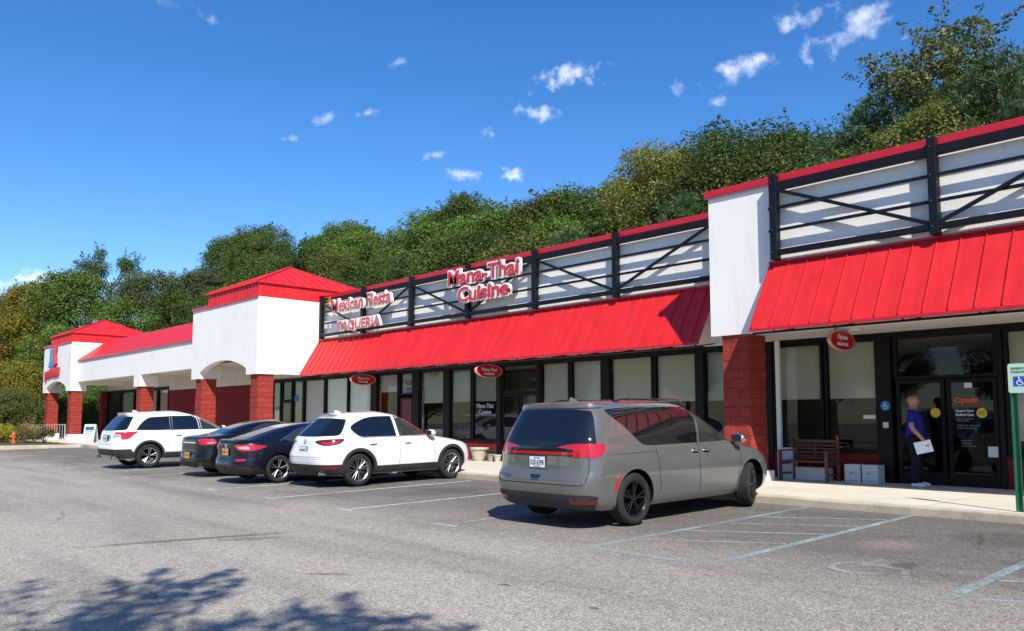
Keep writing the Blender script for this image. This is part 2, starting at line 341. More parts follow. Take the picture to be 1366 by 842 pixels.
while x>-47:
    line(x-.06,7.5,x-.06,12.6,.1,M['pfaint'] if x>-12 else M['pwhite'],mb); line(x-.32,7.46,x+.2,7.46,.11,M['pwhite'],mb)
    x-=2.755
# worn accessible symbol in the bay
cx,cy=-3.75,8.35
pts=[(cx+.30*math.cos(t),cy+.30*math.sin(t)) for t in [i*math.pi/7 for i in range(2,14)]]
for p,q in zip(pts,pts[1:]): line(*p,*q,.07,M['pfaint'],mb)
line(cx-.05,cy+.1,cx-.05,cy+.62,.07,M['pfaint'],mb); line(cx-.05,cy+.2,cx+.35,cy+.2,.07,M['pfaint'],mb); line(cx+.35,cy+.2,cx+.5,cy-.2,.07,M['pfaint'],mb)
tag(mb.build('painted_lines',fix=False),kind='structure')

# ------------------------------------------------------------------ the building
plaza=empty('shopping_plaza',(-25,17,0),0,'long single storey shopping plaza with white stucco walls, red metal canopies and red block pillars','building')
PO=Vector((25,-17,0))
def B(mb,name,bevel=0.,smooth=False,parent=None,**k):
    o=mb.build(name,None,smooth,bevel,**k); o.data.transform(Matrix.Translation(PO)); o.parent=plaza; return o
def Bs(mb,name,parent,**k):  # sub-part: parent sits at plaza origin with identity transform
    o=mb.build(name,None,**k); o.data.transform(Matrix.Translation(PO)); o.parent=parent; return o
XE=14.
# main body
mb=MB()
mb.box(-10.05,XE,YB,YB+.45,3.15,6.27,M['stucco'])                 # projecting block + parapet right
mb.box(-10.05,-9.6,YB+.45,18.2,3.15,6.27,M['stucco'])
mb.box(-29.8,-10.05,YM,YW+.3,3.14,6.27,M['stucco'])              # recessed parapet, middle
mb.box(-58.9,XE,YW+.31,31,3.18,5.6,M['stucco'])                  # body behind
mb.box(-58.9,-58.6,YW+.31,31,-.2,3.18,M['stucco']); mb.box(XE-.3,XE,YW+.31,31,-.2,3.18,M['stucco']); mb.box(-58.9,XE,30.7,31,-.2,3.18,M['stucco'])
B(mb,'stucco_wall')
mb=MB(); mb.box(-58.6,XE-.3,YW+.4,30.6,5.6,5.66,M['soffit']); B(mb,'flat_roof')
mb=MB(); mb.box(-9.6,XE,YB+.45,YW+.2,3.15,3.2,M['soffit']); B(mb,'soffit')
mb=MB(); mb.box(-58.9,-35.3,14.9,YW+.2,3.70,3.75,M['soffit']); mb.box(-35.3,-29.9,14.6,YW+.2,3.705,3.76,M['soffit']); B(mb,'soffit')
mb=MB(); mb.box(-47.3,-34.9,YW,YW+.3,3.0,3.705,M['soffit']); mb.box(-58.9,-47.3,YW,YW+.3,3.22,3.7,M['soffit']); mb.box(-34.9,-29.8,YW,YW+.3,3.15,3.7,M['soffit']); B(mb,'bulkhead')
# coping
def coping(x0,x1,y0,y1,z0,z1):
    mb=MB(); mb.box(x0,x1,y0,y1,z0,z1,M['redd']); mb.box(x0,x1,y0+.02,y0+.035,z0-.03,z0,M['silver']); return B(mb,'coping',.008)
coping(-10.12,XE,YB-.07,YB+.5,6.24,6.39); coping(-29.75,-10.13,YM-.07,YM+.5,6.24,6.39)
# brick walls and sills
mb=MB(); mb.box(-47.3,-34.95,YW,YW+.3,SWZ,3.0,M['wallbrick']); B(mb,'block_wall')
mb=MB(); mb.box(-58.9,-58.35,YW-.3,YW+.3,SWZ,3.22,M['wallbrick']); B(mb,'block_wall')
def sill(x0,x1,z1=.62):
    mb=MB(); mb.box(x0,x1,YW-.03,YW+.28,SWZ,z1,M['wallbrick']); mb.box(x0,x1,YW-.06,YW+.28,z1,z1+.04,M['frame']); B(mb,'sill_wall')
for a,b_ in [(-34.9,-33.75),(-32.9,-26.1),(-26.05,-24.68),(-23.74,-19.2),(-17.3,-6.98),(-4.98,6)]: sill(a,b_)
# pillars
def pillar(x0,x1,y0,y1,z0=SWZ,z1=3.15,cast=None,pl=.22):
    bm=bmesh.new(); nz=int((z1-z0)/.1); 
    vs=[]; ring=[]
    n=7
    for i in range(n): ring.append((x0+(x1-x0)*i/n,y0))
    for i in range(n): ring.append((x1,y0+(y1-y0)*i/n))
    for i in range(n): ring.append((x1-(x1-x0)*i/n,y1))
    for i in range(n): ring.append((x0,y1-(y1-y0)*i/n))
    cx,cy=(x0+x1)/2,(y0+y1)/2; mb=MB(); N_=len(ring)
    for k in range(nz+1):
        z=z0+(z1-z0)*k/nz
        for (x,y) in ring:
            d=.012*mnoise.noise(Vector((x*5+17,y*5,z*6)))+.010*mnoise.noise(Vector((x*14,y*14,z*15)))+(.008 if int(z/.2)%2 else 0)
            e=Vector((x-cx,y-cy)); e=e/max(abs(e.x)/(x1-x0),abs(e.y)/(y1-y0))/2/max(x1-x0,y1-y0)
            vs.append((x+e.x*d*2,y+e.y*d*2,z))
    fs=[(k*N_+i,k*N_+(i+1)%N_,(k+1)*N_+(i+1)%N_,(k+1)*N_+i) for k in range(nz) for i in range(N_)]
    fs.append(tuple(range(N_))); fs.append(tuple(range(nz*N_,nz*N_+N_)))
    mb.add(vs,fs,M['pillar']); o=B(mb,'pillar')
    if pl:
        p=MB(); e=.1; p.box(x0-e,x1+e,y0-e,y1+e,z0-.04,z0+pl,M['white']); Bs(p,'plinth',o,bevel=.01)
pillar(-9.80,-9.17,YB+.06,YB+.72)
pillar(-9.80+25,-9.17+25,YB+.06,YB+.72,) if False else None
pillar(-30.5,-29.88,YT+.1,YT+.75,z1=3.11,pl=0); pillar(-35.95,-35.3,YT+.1,YT+.75,z1=3.11,pl=0)
pillar(-44.75,-44.15,YT+.5,YT+1.15,z1=3.06,pl=0)
pillar(-55.95,-55.33,YT+.1,YT+.75,z1=3.11,pl=.4); pillar(-61.4,-60.75,YT+.1,YT+.75,z1=3.11,pl=.4)
# canopies (standing seam)
def canopy(x0,x1,y0,name='canopy',zt=4.59,zb=3.13,dy=.89,x1t=None):
    mb=MB(); n=Vector((0,-(zt-zb),-dy)).normalized(); n=Vector((0,-(zt-zb),dy)).normalized()*1
    a=Vector((0,y0,zt)); b=Vector((0,y0-dy,zb)); d=(b-a).normalized(); nn=Vector((0,-abs(d.z),abs(d.y)))  # outward normal
    th=.035
    P=[(a.y,a.z),(b.y,b.z),(b.y-nn.y*th,b.z-nn.z*th),(a.y-nn.y*th,a.z-nn.z*th)]
    mb.prism(P,'x',x0,x1,M['red'])
    mb.box(x0,x1,y0-dy-.012,y0-dy+.03,zb-.055,zb-.002,M['redd'])
    mb.box(x0,x1,y0-.045,y0-.004,zt-.03,zt+.012,M['redd'])
    x=x0+.06
    L_=(b-a).length; mid=(a+b)/2
    while x<x1:
        c=Vector((x,mid.y,mid.z))+nn*.014; mb.obox(c,Vector((.008,0,0)),d*(L_/2-.02),nn*.014,M['red']); x+=.405
    o=B(mb,name)
    fr=MB()   # tube frame underneath
    yb=y0-dy+.07; zz=zb-.09
    fr.tube([(x0+.05,yb,zz),(x1-.05,yb,zz)],.022,M['black'],8)
    x=x0+.5
    while x<x1:
        fr.tube([(x,yb,zz),(x,y0-.02,zz+.12)],.018,M['black'],6); fr.tube([(x,yb,zz),(x,yb+.03,zz+.12)],.018,M['black'],6); fr.tube([(x,yb+.02,zz+.05),(x,y0-.03,zt-.25)],.015,M['black'],6); x+=1.22
    fr.tube([(x1-.05,yb,zz),(x1-.05,y0-.02,zz+.0)],.018,M['black'],6)
    Bs(fr,'canopy_frame',o)
canopy(-8.59,XE,YB); canopy(-29.78,-10.86,YM)
# rail frames
def rails(x0,nb,y,flip=0,x_last=None):
    mb=MB(); step=3.10; y0,y1=y-.20,y-.075
    for i in range(nb+1):
        x=x0+i*step
        if x_last and x>x_last: break
        mb.box(x-.075,x+.075,y0-.02,y1+.02,4.60,6.37,M['black']); mb.box(x-.05,x+.05,y1+.02,y,4.7,4.8,M['black']); mb.box(x-.05,x+.05,y1+.02,y,6.07,6.16,M['black'])
        for zz in (4.75,5.21,5.68,6.2): mb.box(x-.03,x-.01,y0-.035,y0-.02,zz-.02,zz+.02,M['silver'])
    xe=min(x0+nb*step,x_last or 1e9)
    mb.box(x0-.09,xe+.1,y0+.001,y1-.001,6.04,6.19,M['black']); mb.box(x0-.09,xe+.1,y0+.001,y1-.001,4.69,4.80,M['black'])
    for zz in (5.68,5.21): mb.box(x0-.13,xe+.1,y0+.03,y1-.03,zz-.028,zz+.028,M['black'])
    for i in range(nb):
        xa=x0+i*step; xb=xa+step
        if xb>(x_last or 1e9)+.2: xb=x_last
        za,zb=(6.06,4.8) if (i+flip)%2==0 else (4.8,6.06)
        mb.bar((xa+.05,y0+.03,za),(xb-.05,y0+.03,zb),.05,.07,M['black'])
    return B(mb,'rail_frame',.006)
rails(-8.38,7,YB); rails(-29.42,6,YM)
# towers
def tower(xr,open_left=False):
    x=lambda v:xr+v                              # v<0 going left
    mb=MB(); W=6.45; z0,z1=3.11,6.15
    arc=[]; xa,xb=x(-5.55),x(-.95); zs,zt=3.36,3.80
    for i in range(17):
        t=i/16; arc.append((xa+(xb-xa)*t, zs+(zt-zs)*math.sin(math.pi*t)**.8))
    poly=[(x(-W),z0),(xa,z0)]+arc+[(xb,z0),(x(0),z0),(x(0),z1),(x(-W),z1)]
    # as vertical strips so that the concave outline triangulates cleanly
    mb.prism([(x(-W),z0),(xa,z0),(xa,z1),(x(-W),z1)],'y',YT,YT+.3,M['stucco'])
    mb.prism([(xb,z0),(x(0),z0),(x(0),z1),(xb,z1)],'y',YT,YT+.3,M['stucco'])
    top=[(p,z1) for p,_ in arc]; vs=[];n=len(arc)
    for yy in (YT,YT+.3):
        vs+=[(p,yy,q) for p,q in arc]+[(p,yy,z1) for p,_ in arc]
    fs=[(i,i+1,n+i+1,n+i) for i in range(n-1)]+[(2*n+i,3*n+i,3*n+i+1,2*n+i+1) for i in range(n-1)]+[(i,2*n+i,2*n+i+1,i+1) for i in range(n-1)]+[(n+i,n+i+1,3*n+i+1,3*n+i) for i in range(n-1)]
    mb.add(vs,fs,M['stucco'])
    mb.box(x(-.32),x(0),YT+.3,19.2,3.76,z1,M['stucco']); mb.box(x(-W),x(-W+.3),YT+.3,19.2,3.76,z1,M['stucco'])
    mb.box(x(-.93),x(0),YT+.3,YT+.95,z0,3.76,M['stucco']); mb.box(x(-W),x(-W+.9),YT+.3,YT+.95,z0,3.76,M['stucco'])
    mb.box(x(-.32),x(0),YT+.95,YW+.0,z0+.02 if not open_left else 3.5,3.76,M['stucco'])
    mb.box(x(-W),x(0),19.2,19.4,4,z1,M['stucco'])
    o=B(mb,'tower_wall',fix=True)
    # red mansard band and hip roof
    rb=MB(); xl=x(-4.8); y0,y1=YT+.0,19.2
    rb.box(xl,x(-.0),y0-.01,y1,6.15,6.74,M['red'])
    v=xl+.1
    while v<x(0): rb.box(v-.008,v+.008,y0-.035,y0-.01,6.17,6.73,M['red']); v+=.3
    v=y0+.15
    while v<y1: rb.box(x(0),x(.025),v-.008,v+.008,6.17,6.73,M['red']); v+=.3
    rb.box(x(-W)-.05,xl,y0-.06,y1,6.15,6.26,M['redd']); rb.box(xl,x(.02),y0-.045,y0-.0101,6.11,6.17,M['redd'])
    B(rb,'mansard_band')
    hp=MB(); e=.09; A=Vector((x(-2.25),16.65,7.88)); c=[Vector((xl-e,y0-e,6.74)),Vector((x(0)+e,y0-e,6.74)),Vector((x(0)+e,y1+e,6.74)),Vector((xl-e,y1+e,6.74))]
    A2=A.copy()
    vs=[*c,A]+[p-Vector((0,0,.05)) for p in c]
    hp.add(vs,[(0,1,4),(1,2,4),(2,3,4),(3,0,4),(0,5,6,1),(1,6,7,2),(2,7,8,3),(3,8,5,0),(5,8,7,6)],M['red'])
    for (p,q) in ((0,1),(1,2),(3,0)):
        P_,Q_=c[p],c[q]; Ld=(Q_-P_).length; u=(Q_-P_)/Ld; k=int(Ld/.405)
        t0=(A-P_).dot(u); foot=P_+u*t0; up=(A-foot); nrm=u.cross(up).normalized()
        if nrm.z<0: nrm=-nrm
        for i in range(1,k+1):
            s=i*Ld/(k+1); h=(s/t0 if s<t0 else (Ld-s)/(Ld-t0)); a_=P_+u*s; b_=a_+up*h*.985
            hp.obox((a_+b_)/2+nrm*.015,(b_-a_)/2,u*.009,nrm*.016,M['red'])
    for p in c: hp.bar(p+Vector((0,0,.02)),A+Vector((0,0,.03)),.09,.04,M['redd'])
    B(hp,'hip_roof')
tower(-29.8); tower(-55.25,True)
# wing between the towers
mb=MB(); yw=YT+.42
mb.box(-55.25,-36.25,yw,yw+.3,3.67,5.04,M['stucco']); mb.box(-45.05,-44.05,yw-.001,yw+.9,3.06,3.675,M['stucco']); B(mb,'wing_fascia')
mb=MB(); 
for x0,x1 in ((-55.249,-36.251),):
    mb.add([(x0,yw-.05,5.04),(x1,yw-.05,5.04),(x1,16.15,6.27),(x0,16.15,6.27),(x0,18.5,5.3),(x1,18.5,5.3),(x0,yw-.05,4.97),(x1,yw-.05,4.97),(x0,18.5,4.97),(x1,18.5,4.97)],
       [(0,1,2,3),(3,2,5,4),(6,7,1,0),(4,5,9,8),(0,3,4,8,6),(1,7,9,5,2),(6,8,9,7)],M['red'])
mb.box(-55.249,-36.251,yw-.075,yw-.05,4.94,5.035,M['redd']); B(mb,'wing_roof')

# ------------------------------------------------------------------ windows and doors
GZ0,GZ1=.66,3.05
def frame_bars(mb,x0,x1,z0,z1,w=.05,y0=YW-.02,y1=YW+.09,mt=None):
    mt=mt or M['frame']
    mb.box(x0,x0+w,y0,y1,z0,z1,mt); mb.box(x1-w,x1,y0,y1,z0,z1,mt); mb.box(x0+w,x1-w,y0+.002,y1-.002,z0,z0+w,mt); mb.box(x0+w,x1-w,y0+.002,y1-.002,z1-w,z1,mt)
def pane(parent,x0,x1,z0,z1,y=YW+.03):
    mb=MB(); mb.box(x0,x1,y,y+.01,z0,z1,M['glass']); return Bs(mb,'pane',parent)
def window(x0,x1,z0=GZ0,z1=GZ1,blind=None,zb=1.82,bm_='blind'):
    mb=MB(); frame_bars(mb,x0-.06,x1+.06,z0,z1,.06); w=B(mb,'window')
    pane(w,x0,x1,z0+.06,z1-.06)
    if blind:
        mb=MB(); mb.box(x0+.01,x1-.01,YW+.10,YW+.106,zb,z1-.02,M[blind]); mb.box(x0+.01,x1-.01,YW+.09,YW+.115,zb-.02,zb+.006,M[blind]); Bs(mb,bm_,w)
    return w
def post(x0,x1,z0=SWZ,z1=3.05):
    mb=MB(); mb.box(x0,x1,YW-.05,YW+.12,z0,z1,M['frame']); return B(mb,'post')
mb=MB(); mb.box(-34.9,6,YW-.04,YW+.15,3.05,3.15,M['frame']); B(mb,'header')
mb=MB(); mb.box(-58.35,-47.3,YW-.04,YW+.15,3.1,3.22,M['frame']); B(mb,'header')
def poster(parent,x0,x1,z0,z1,mt,y=YW+.10,name='poster'):
    mb=MB(); mb.box(x0,x1,y,y+.004,z0,z1,mt); return Bs(mb,name,parent)
# mid section, left to right
w=window(-34.6,-33.9,blind='blindg',zb=1.95); poster(w,-34.55,-33.95,.9,1.75,M['blindw'])
w=window(-32.65,-31.85,blind='blindg',zb=.8)
for a,b_ in ((-31.7,-30.05),(-29.9,-28.25),(-28.15,-26.52)): window(a,b_,blind='blindw',zb=.75)
post(-26.5,-26.1)
M['garland']=noisy(mat('leaf_garland',rough=.8),(.06,.09,.03),(.35,.33,.27),25.,4,.5,40.,.45,.55)
M['posterw']=mat('poster_white',(.42,.43,.42),.6)
wA=window(-26.05,-24.78,blind='posterw',zb=2.38,bm_='poster')
post(-23.77,-23.42); wB=window(-23.38,-22.05,blind='posterw',zb=1.93,bm_='poster'); post(-22.0,-21.68)
for w,(a,b_) in ((wA,(-26.05,-24.78)),(wB,(-23.38,-22.05))):
    for s in (a+.06,b_-.06):
        g=MB()
        for k in range(26):
            z=.75+k*.085; g.box(s-.05+rnd.uniform(-.02,.02),s+.04+rnd.uniform(-.02,.02),YW+.07,YW+.09,z,z+.08,M['garland'])
        Bs(g,'garland',w)
M['rosebits']=mat('red_flowers',(.32,.03,.05),.7)
g=MB()
for k in range(40):
    t=rnd.random(); 
    if k%2: x=-22.72+rnd.gauss(0,.14); z=2.92+rnd.gauss(0,.035)
    else: x=rnd.choice((-23.3,-22.13))+rnd.gauss(0,.03); z=rnd.uniform(2.0,2.55)
    g.box(x-.02,x+.02,YW+.094,YW+.099,z-.02,z+.02,M['rosebits'])
Bs(g,'flower_print',wB)
g=MB(); g.box(-23.3,-22.1,YW+.18,YW+.2,.7,1.0,M['posterw']); Bs(g,'shelf_board',wB)
wC=window(-21.63,-20.6,blind='blindg',zb=1.95); wD=window(-20.45,-19.32,blind='blindg',zb=1.95)
for w,(a,b_) in ((wC,(-21.63,-20.6)),(wD,(-20.45,-19.32))):
    g=MB(); g.box(a,b_,YW+.35,YW+.37,1.47,1.49,M['silver']); Bs(g,'display_rail',w)
M['letterw']=mat('white_vinyl',(.62,.62,.62),.5)
for t,z,wd in (('Mana-Thai',1.78,.8),('Cuisine',1.58,.6)):
    o=text_obj('lettering',t,(-19.9+25,YW+.018-17,z),wd,.15,.003,M['letterw'],wD,0.)
post(-19.26,-19.08); post(-17.42,-17.33)
for a,b_,bl,zb in ((-17.28,-16.2,'blindm',1.2),(-16.05,-14.95,'blindm',1.2),(-14.58,-13.2,'blind',1.82),(-13.05,-11.83,'blind',1.82),(-11.53,-9.88,'blindg',1.82),(-9.65,-8.55,'blind',1.81),(-8.39,-7.34,'blind',1.81)):
    window(a,b_,blind=bl,zb=zb)
post(-14.9,-14.62); post(-11.8,-11.56); post(-9.81,-9.7); post(-7.3,-6.97); post(-5.02,-4.93)
w=window(-4.85,-3.35,blind='blind',zb=.95); window(-3.2,-1.7,blind='blind',zb=.95); window(-1.5,0.2,blind='blind',zb=1.8); window(.4,2.2,blind='blind',zb=1.8); window(2.4,4.2,blind='blind',zb=1.8); window(4.4,5.9,blind='blind',zb=1.8)
mb=MB(); mb.box(6,XE,YW,YW+.3,SWZ,3.15,M['wallbrick']); B(mb,'block_wall')
# left wing windows
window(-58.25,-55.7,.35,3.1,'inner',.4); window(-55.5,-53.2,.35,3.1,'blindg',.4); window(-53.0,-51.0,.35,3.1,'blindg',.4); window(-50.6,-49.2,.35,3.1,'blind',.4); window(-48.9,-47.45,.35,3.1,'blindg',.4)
mb=MB(); mb.box(-58.35,-47.3,YW,YW+.2,SWZ,.35,M['wallbrick']); B(mb,'sill_wall')
# doors
def door(x0,x1,z1=2.14,handle=1,mt='frame',solid=None):
    mb=MB(); frame_bars(mb,x0,x1,SWZ+.02,z1,.075,YW-.01,YW+.035,M[mt]); mb.box(x0+.075,x1-.075,YW,YW+.03,SWZ+.095,SWZ+.25,M[mt]); o=B(mb,'door')
    if solid: p=MB(); p.box(x0+.075,x1-.075,YW+.005,YW+.025,SWZ+.25,z1-.075,M[solid]); Bs(p,'door_panel',o)
    else: pane(o,x0+.075,x1-.075,SWZ+.25,z1-.075,YW+.012)
    if handle:
        hx=x1-.11 if handle>0 else x0+.11
        h=MB(); h.tube([(hx,YW-.012,.95),(hx,YW-.07,.97),(hx,YW-.07,1.28),(hx,YW-.012,1.30)],.013,M['frame'],8); h.box(x0+.1,x1-.1,YW-.04,YW-.02,1.02,1.06,M['silver']) if handle==2 else None
        Bs(h,'handle',o)
    return o
def transom(x0,x1,z0,z1=3.05):
    mb=MB(); frame_bars(mb,x0,x1,z0,z1,.06); o=B(mb,'transom_window'); pane(o,x0+.06,x1-.06,z0+.06,z1-.06); return o
dO1=door(-6.92,-5.99,handle=1); dO2=door(-5.95,-5.05,handle=-1); transom(-6.95,-5.03,2.16)
door(-19.05,-18.26,handle=1); door(-18.22,-17.45,handle=-1); transom(-19.07,-17.43,2.16)
M['dred']=mat('dark_red_door',(.10,.012,.012),.4)
dw=door(-24.6,-23.82,handle=-1,solid='dred'); t=transom(-24.66,-23.8,2.22); poster(t,-24.58,-23.86,2.3,3.0,M['posterw'])
o=text_obj('lettering','Welcome',(-24.22+25,YW+.095-17,2.72),.5,.26,.003,M['frame'],t); o2=text_obj('lettering','to our',(-24.22+25,YW+.095-17,2.45),.22,.09,.003,M['frame'],t)
door(-33.7,-32.8,handle=1); transom(-33.72,-32.78,2.16); post(-33.82,-33.74); post(-32.78,-32.7)
# lettering and stickers on the clinic doors
M['orange']=mat('orange_vinyl',(.75,.10,.02),.5,emis=None)
M['yellow']=mat('yellow_vinyl',(.65,.48,.03),.5); M['bluev']=mat('blue_vinyl',(.02,.16,.50),.5); M['letterg']=mat('grey_vinyl',(.32,.32,.32),.6)
def dtext(t,x,z,w,h,mt,par,bold=0.): return text_obj('lettering',t,(x+25,YW+.004-17,z),w,h,.003,mt,par,bold=bold)
dtext('Optum',-5.60,1.70,.42,.13,M['orange'],dO2,.006)
dtext('Urgent Care',-5.64,1.50,.32,.060,M['letterw'],dO2,.002); dtext('Medical Care',-5.64,1.43,.32,.055,M['letterw'],dO2,.002)
for z,w_ in ((1.35,.30),(1.31,.22),(1.22,.42),(1.17,.36)):
    dtext('Walk ins welcome',-5.79+w_/2,z,w_,.028,M['letterg'],dO2)
for z,w_ in ((.92,.20),(.87,.18),(.82,.26)): dtext('No pets please',-5.72+w_/2,z,w_,.03,M['letterg'],dO2)
def disc(name,x,z,r,mt,par,y=YW-.004): 
    mb=MB(); mb.lathe([(0,0),(r,0),(r,.003),(0,.003)],(x,y,z),(0,-1,0),mt,24); return Bs(mb,name,par)
disc('sticker',-5.33,1.46,.095,M['yellow'],dO2); disc('sticker',-6.17,1.47,.095,M['yellow'],dO1)
for k in range(3): 
    g=MB(); g.box(-5.39,-5.27,YW-.011,YW-.0085,1.43+.03*k,1.437+.03*k,M['frame']); Bs(g,'sticker_line',dO2)
g=MB(); g.box(-5.62,-5.48,YW-.003,YW+.0,1.95,2.05,M['letterw']); Bs(g,'notice',dO2)
g=MB(); g.box(-5.25,-5.08,YW-.015,YW-.011,.62,.82,M['letterw']); Bs(g,'notice',dO2)
p0=post(-7.0,-6.972)
disc('accessible_sticker',-7.13,1.62,.10,M['bluev'],p0,YW-.055)
def wheelchair(mb,cx,cz,s,y,mt):
    """international accessible symbol drawn with small bars in the XZ plane"""
    def b(p,q,w=.10): mb.bar((cx+p[0]*s,y,cz+p[1]*s),(cx+q[0]*s,y,cz+q[1]*s),.004,w*s,mt)
    mb.lathe([(0,0),(.09*s,0),(.09*s,.003),(0,.003)],(cx-.08*s,y,cz+.42*s),(0,-1,0),mt,12)
    b((-.07,.3),(-.04,-.06)); b((-.06,.14),(.2,.14),.08); b((-.04,-.06),(.2,-.06)); b((.2,-.06),(.32,-.36)); b((.32,-.36),(.42,-.32),.08)
    P=[(-.02+.3*math.cos(t),-.15+.3*math.sin(t)) for t in [R(a) for a in range(110,345,18)]]
    for p,q in zip(P,P[1:]): b(p,q,.08)
mb=MB(); wheelchair(mb,-7.13,1.62,.15,YW-.06,M['letterw']); Bs(mb,'wheelchair_symbol',p0)
mb=MB(); mb.box(-7.19,-7.08,YW-.06,YW-.05,1.16,1.28,M['silver']); Bs(mb,'door_button',p0)
g=MB(); g.box(-7.62,-7.36,YW-.005,YW-.001,1.35,1.43,M['letterw'])
o=B(g,'window_notice')
disc('round_sticker',-32.45,2.25,.16,M['bluev'],w,YW+.02)
# interior
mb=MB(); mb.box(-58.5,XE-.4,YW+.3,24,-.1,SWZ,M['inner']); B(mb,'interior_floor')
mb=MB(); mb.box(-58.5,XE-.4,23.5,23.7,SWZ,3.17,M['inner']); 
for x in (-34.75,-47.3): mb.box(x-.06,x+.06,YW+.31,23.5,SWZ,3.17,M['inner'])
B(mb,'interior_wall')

# small fixtures under the roofs: recessed soffit lights, dome camera, downpipe
for (x,y,z) in [(-38.5,15.9,3.70),(-42.5,15.9,3.70),(-50,15.9,3.70),(-33.0,16.2,3.705),(-7.2,16.1,3.15),(-2.8,16.1,3.15)]:
    mb=MB(); mb.lathe([(0,-.01),(.10,-.01),(.12,-.03),(.12,0),(0,0)],(x,y,z-.002),(0,0,1),M['white'],20); o_=B(mb,'soffit_light')
    mb=MB(); mb.lathe([(0,-.004),(.085,-.004),(.085,0),(0,0)],(x,y,z-.014),(0,0,1),M['blind'],16); Bs(mb,'light_lens',o_)
mb=MB(); mb.box(-31.2,-31.0,16.9,17.05,3.35,3.5,M['black']); B(mb,'wall_camera',.01)
mb=MB(); mb.box(-9.56,-9.46,YW-.14,YW-.06,SWZ,3.14,M['white']); B(mb,'downpipe',.008)
# a few tables and chairs standing inside behind the glass
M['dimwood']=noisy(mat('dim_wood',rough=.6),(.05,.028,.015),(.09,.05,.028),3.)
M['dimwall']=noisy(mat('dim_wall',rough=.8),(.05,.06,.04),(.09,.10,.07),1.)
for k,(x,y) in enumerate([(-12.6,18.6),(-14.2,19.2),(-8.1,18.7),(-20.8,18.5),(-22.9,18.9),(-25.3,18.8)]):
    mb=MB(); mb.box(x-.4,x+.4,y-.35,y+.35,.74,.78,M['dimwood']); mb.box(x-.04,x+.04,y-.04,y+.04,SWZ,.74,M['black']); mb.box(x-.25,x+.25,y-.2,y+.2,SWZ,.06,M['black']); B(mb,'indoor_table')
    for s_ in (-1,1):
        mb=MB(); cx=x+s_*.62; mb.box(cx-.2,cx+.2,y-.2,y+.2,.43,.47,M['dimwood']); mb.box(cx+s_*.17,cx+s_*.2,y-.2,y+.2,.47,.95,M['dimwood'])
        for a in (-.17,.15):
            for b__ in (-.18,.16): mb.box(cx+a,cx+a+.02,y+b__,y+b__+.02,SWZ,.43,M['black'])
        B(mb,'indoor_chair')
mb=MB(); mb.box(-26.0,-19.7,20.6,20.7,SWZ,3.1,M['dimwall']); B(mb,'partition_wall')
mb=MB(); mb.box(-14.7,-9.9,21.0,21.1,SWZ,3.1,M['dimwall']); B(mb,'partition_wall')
# ------------------------------------------------------------------ cars
def pchip(tab):
    xs=[p[0] for p in tab]; ys=[p[1] for p in tab]; n=len(xs)
    h=[xs[i+1]-xs[i] for i in range(n-1)]; dl=[(ys[i+1]-ys[i])/h[i] for i in range(n-1)]
    m_=[dl[0]]+[0]*(n-2)+[dl[-1]]
    for i in range(1,n-1):
        if dl[i-1]*dl[i]>0:
            w1=2*h[i]+h[i-1]; w2=h[i]+2*h[i-1]; m_[i]=(w1+w2)/(w1/dl[i-1]+w2/dl[i])
    def f(x):
        if x<=xs[0]: return ys[0]
        if x>=xs[-1]: return ys[-1]
        i=0
        while xs[i+1]<x: i+=1
        t=(x-xs[i])/h[i]; a=(1+2*t)*(1-t)**2; b=t*(1-t)**2; c=t*t*(3-2*t); d=t*t*(t-1)
        return a*ys[i]+b*h[i]*m_[i]+c*ys[i+1]+d*h[i]*m_[i+1]
    return f
def sm(pts,n=6,closed=True):   # Catmull-Rom through 2D points; a point given as (x,y,0) stays a hard corner
    out=[];N_=len(pts)
    for i in range(N_):
        p1=pts[i]; p2=pts[(i+1)%N_]
        p0=pts[i-1] if len(p1)==2 else p1; p3=pts[(i+2)%N_] if len(p2)==2 else p2
        if len(p1)==3 and len(p2)==3: out.append((p1[0],p1[1])); continue
        for k in range(n):
            t=k/n
            q=[.5*(2*p1[j]+(p2[j]-p0[j])*t+(2*p0[j]-5*p1[j]+4*p2[j]-p3[j])*t*t+(-p0[j]+3*p1[j]-3*p2[j]+p3[j])*t**3) for j in (0,1)]
            out.append(tuple(q))
    return out
def paint_m(name,c,metal=0.,rough=.35,coat=1.): return mat(name,c,rough,metal,.5,coat)
M['tyre']=noisy(mat('tyre_rubber',rough=.85,spec=.3),(.014,.014,.014),(.026,.025,.024),6.)
M['plast']=noisy(mat('black_plastic',rough=.6,spec=.4),(.018,.018,.019),(.028,.028,.029),4.)
M['well']=mat('wheel_well_liner',(.006,.006,.006),.95,spec=.1)
M['rimdark']=mat('gloss_black_rim',(.02,.02,.022),.18,.6,.6,1.)
M['rimsil']=mat('silver_rim',(.55,.55,.56),.25,1.)
M['rimgrey']=mat('machined_rim',(.42,.42,.43),.3,1.)
M['cglass']=mat('tinted_car_glass',(.006,.007,.009),.015,0.,.9)
M['cglass2']=mat('front_car_glass',(.022,.028,.028),.015,0.,.9)
M['chrome']=mat('chrome_trim',(.8,.8,.8),.12,1.)
M['gloss']=mat('gloss_black_trim',(.008,.008,.008),.12,0.,.6,1.)
M['seam']=mat('panel_gap',(.012,.012,.012),.8)
M['lampred']=mat('tail_lamp_red',(.42,.006,.012),.12,0.,.6,1.)
M['lampred2']=mat('tail_lamp_bright_red',(.42,.008,.014),.12,0.,.6,1.)
M['lampdark']=mat('tail_lamp_smoked',(.10,.004,.008),.1,0.,.6,1.)
M['lampclear']=mat('lamp_clear',(.45,.30,.30),.12,0.,.6,1.)
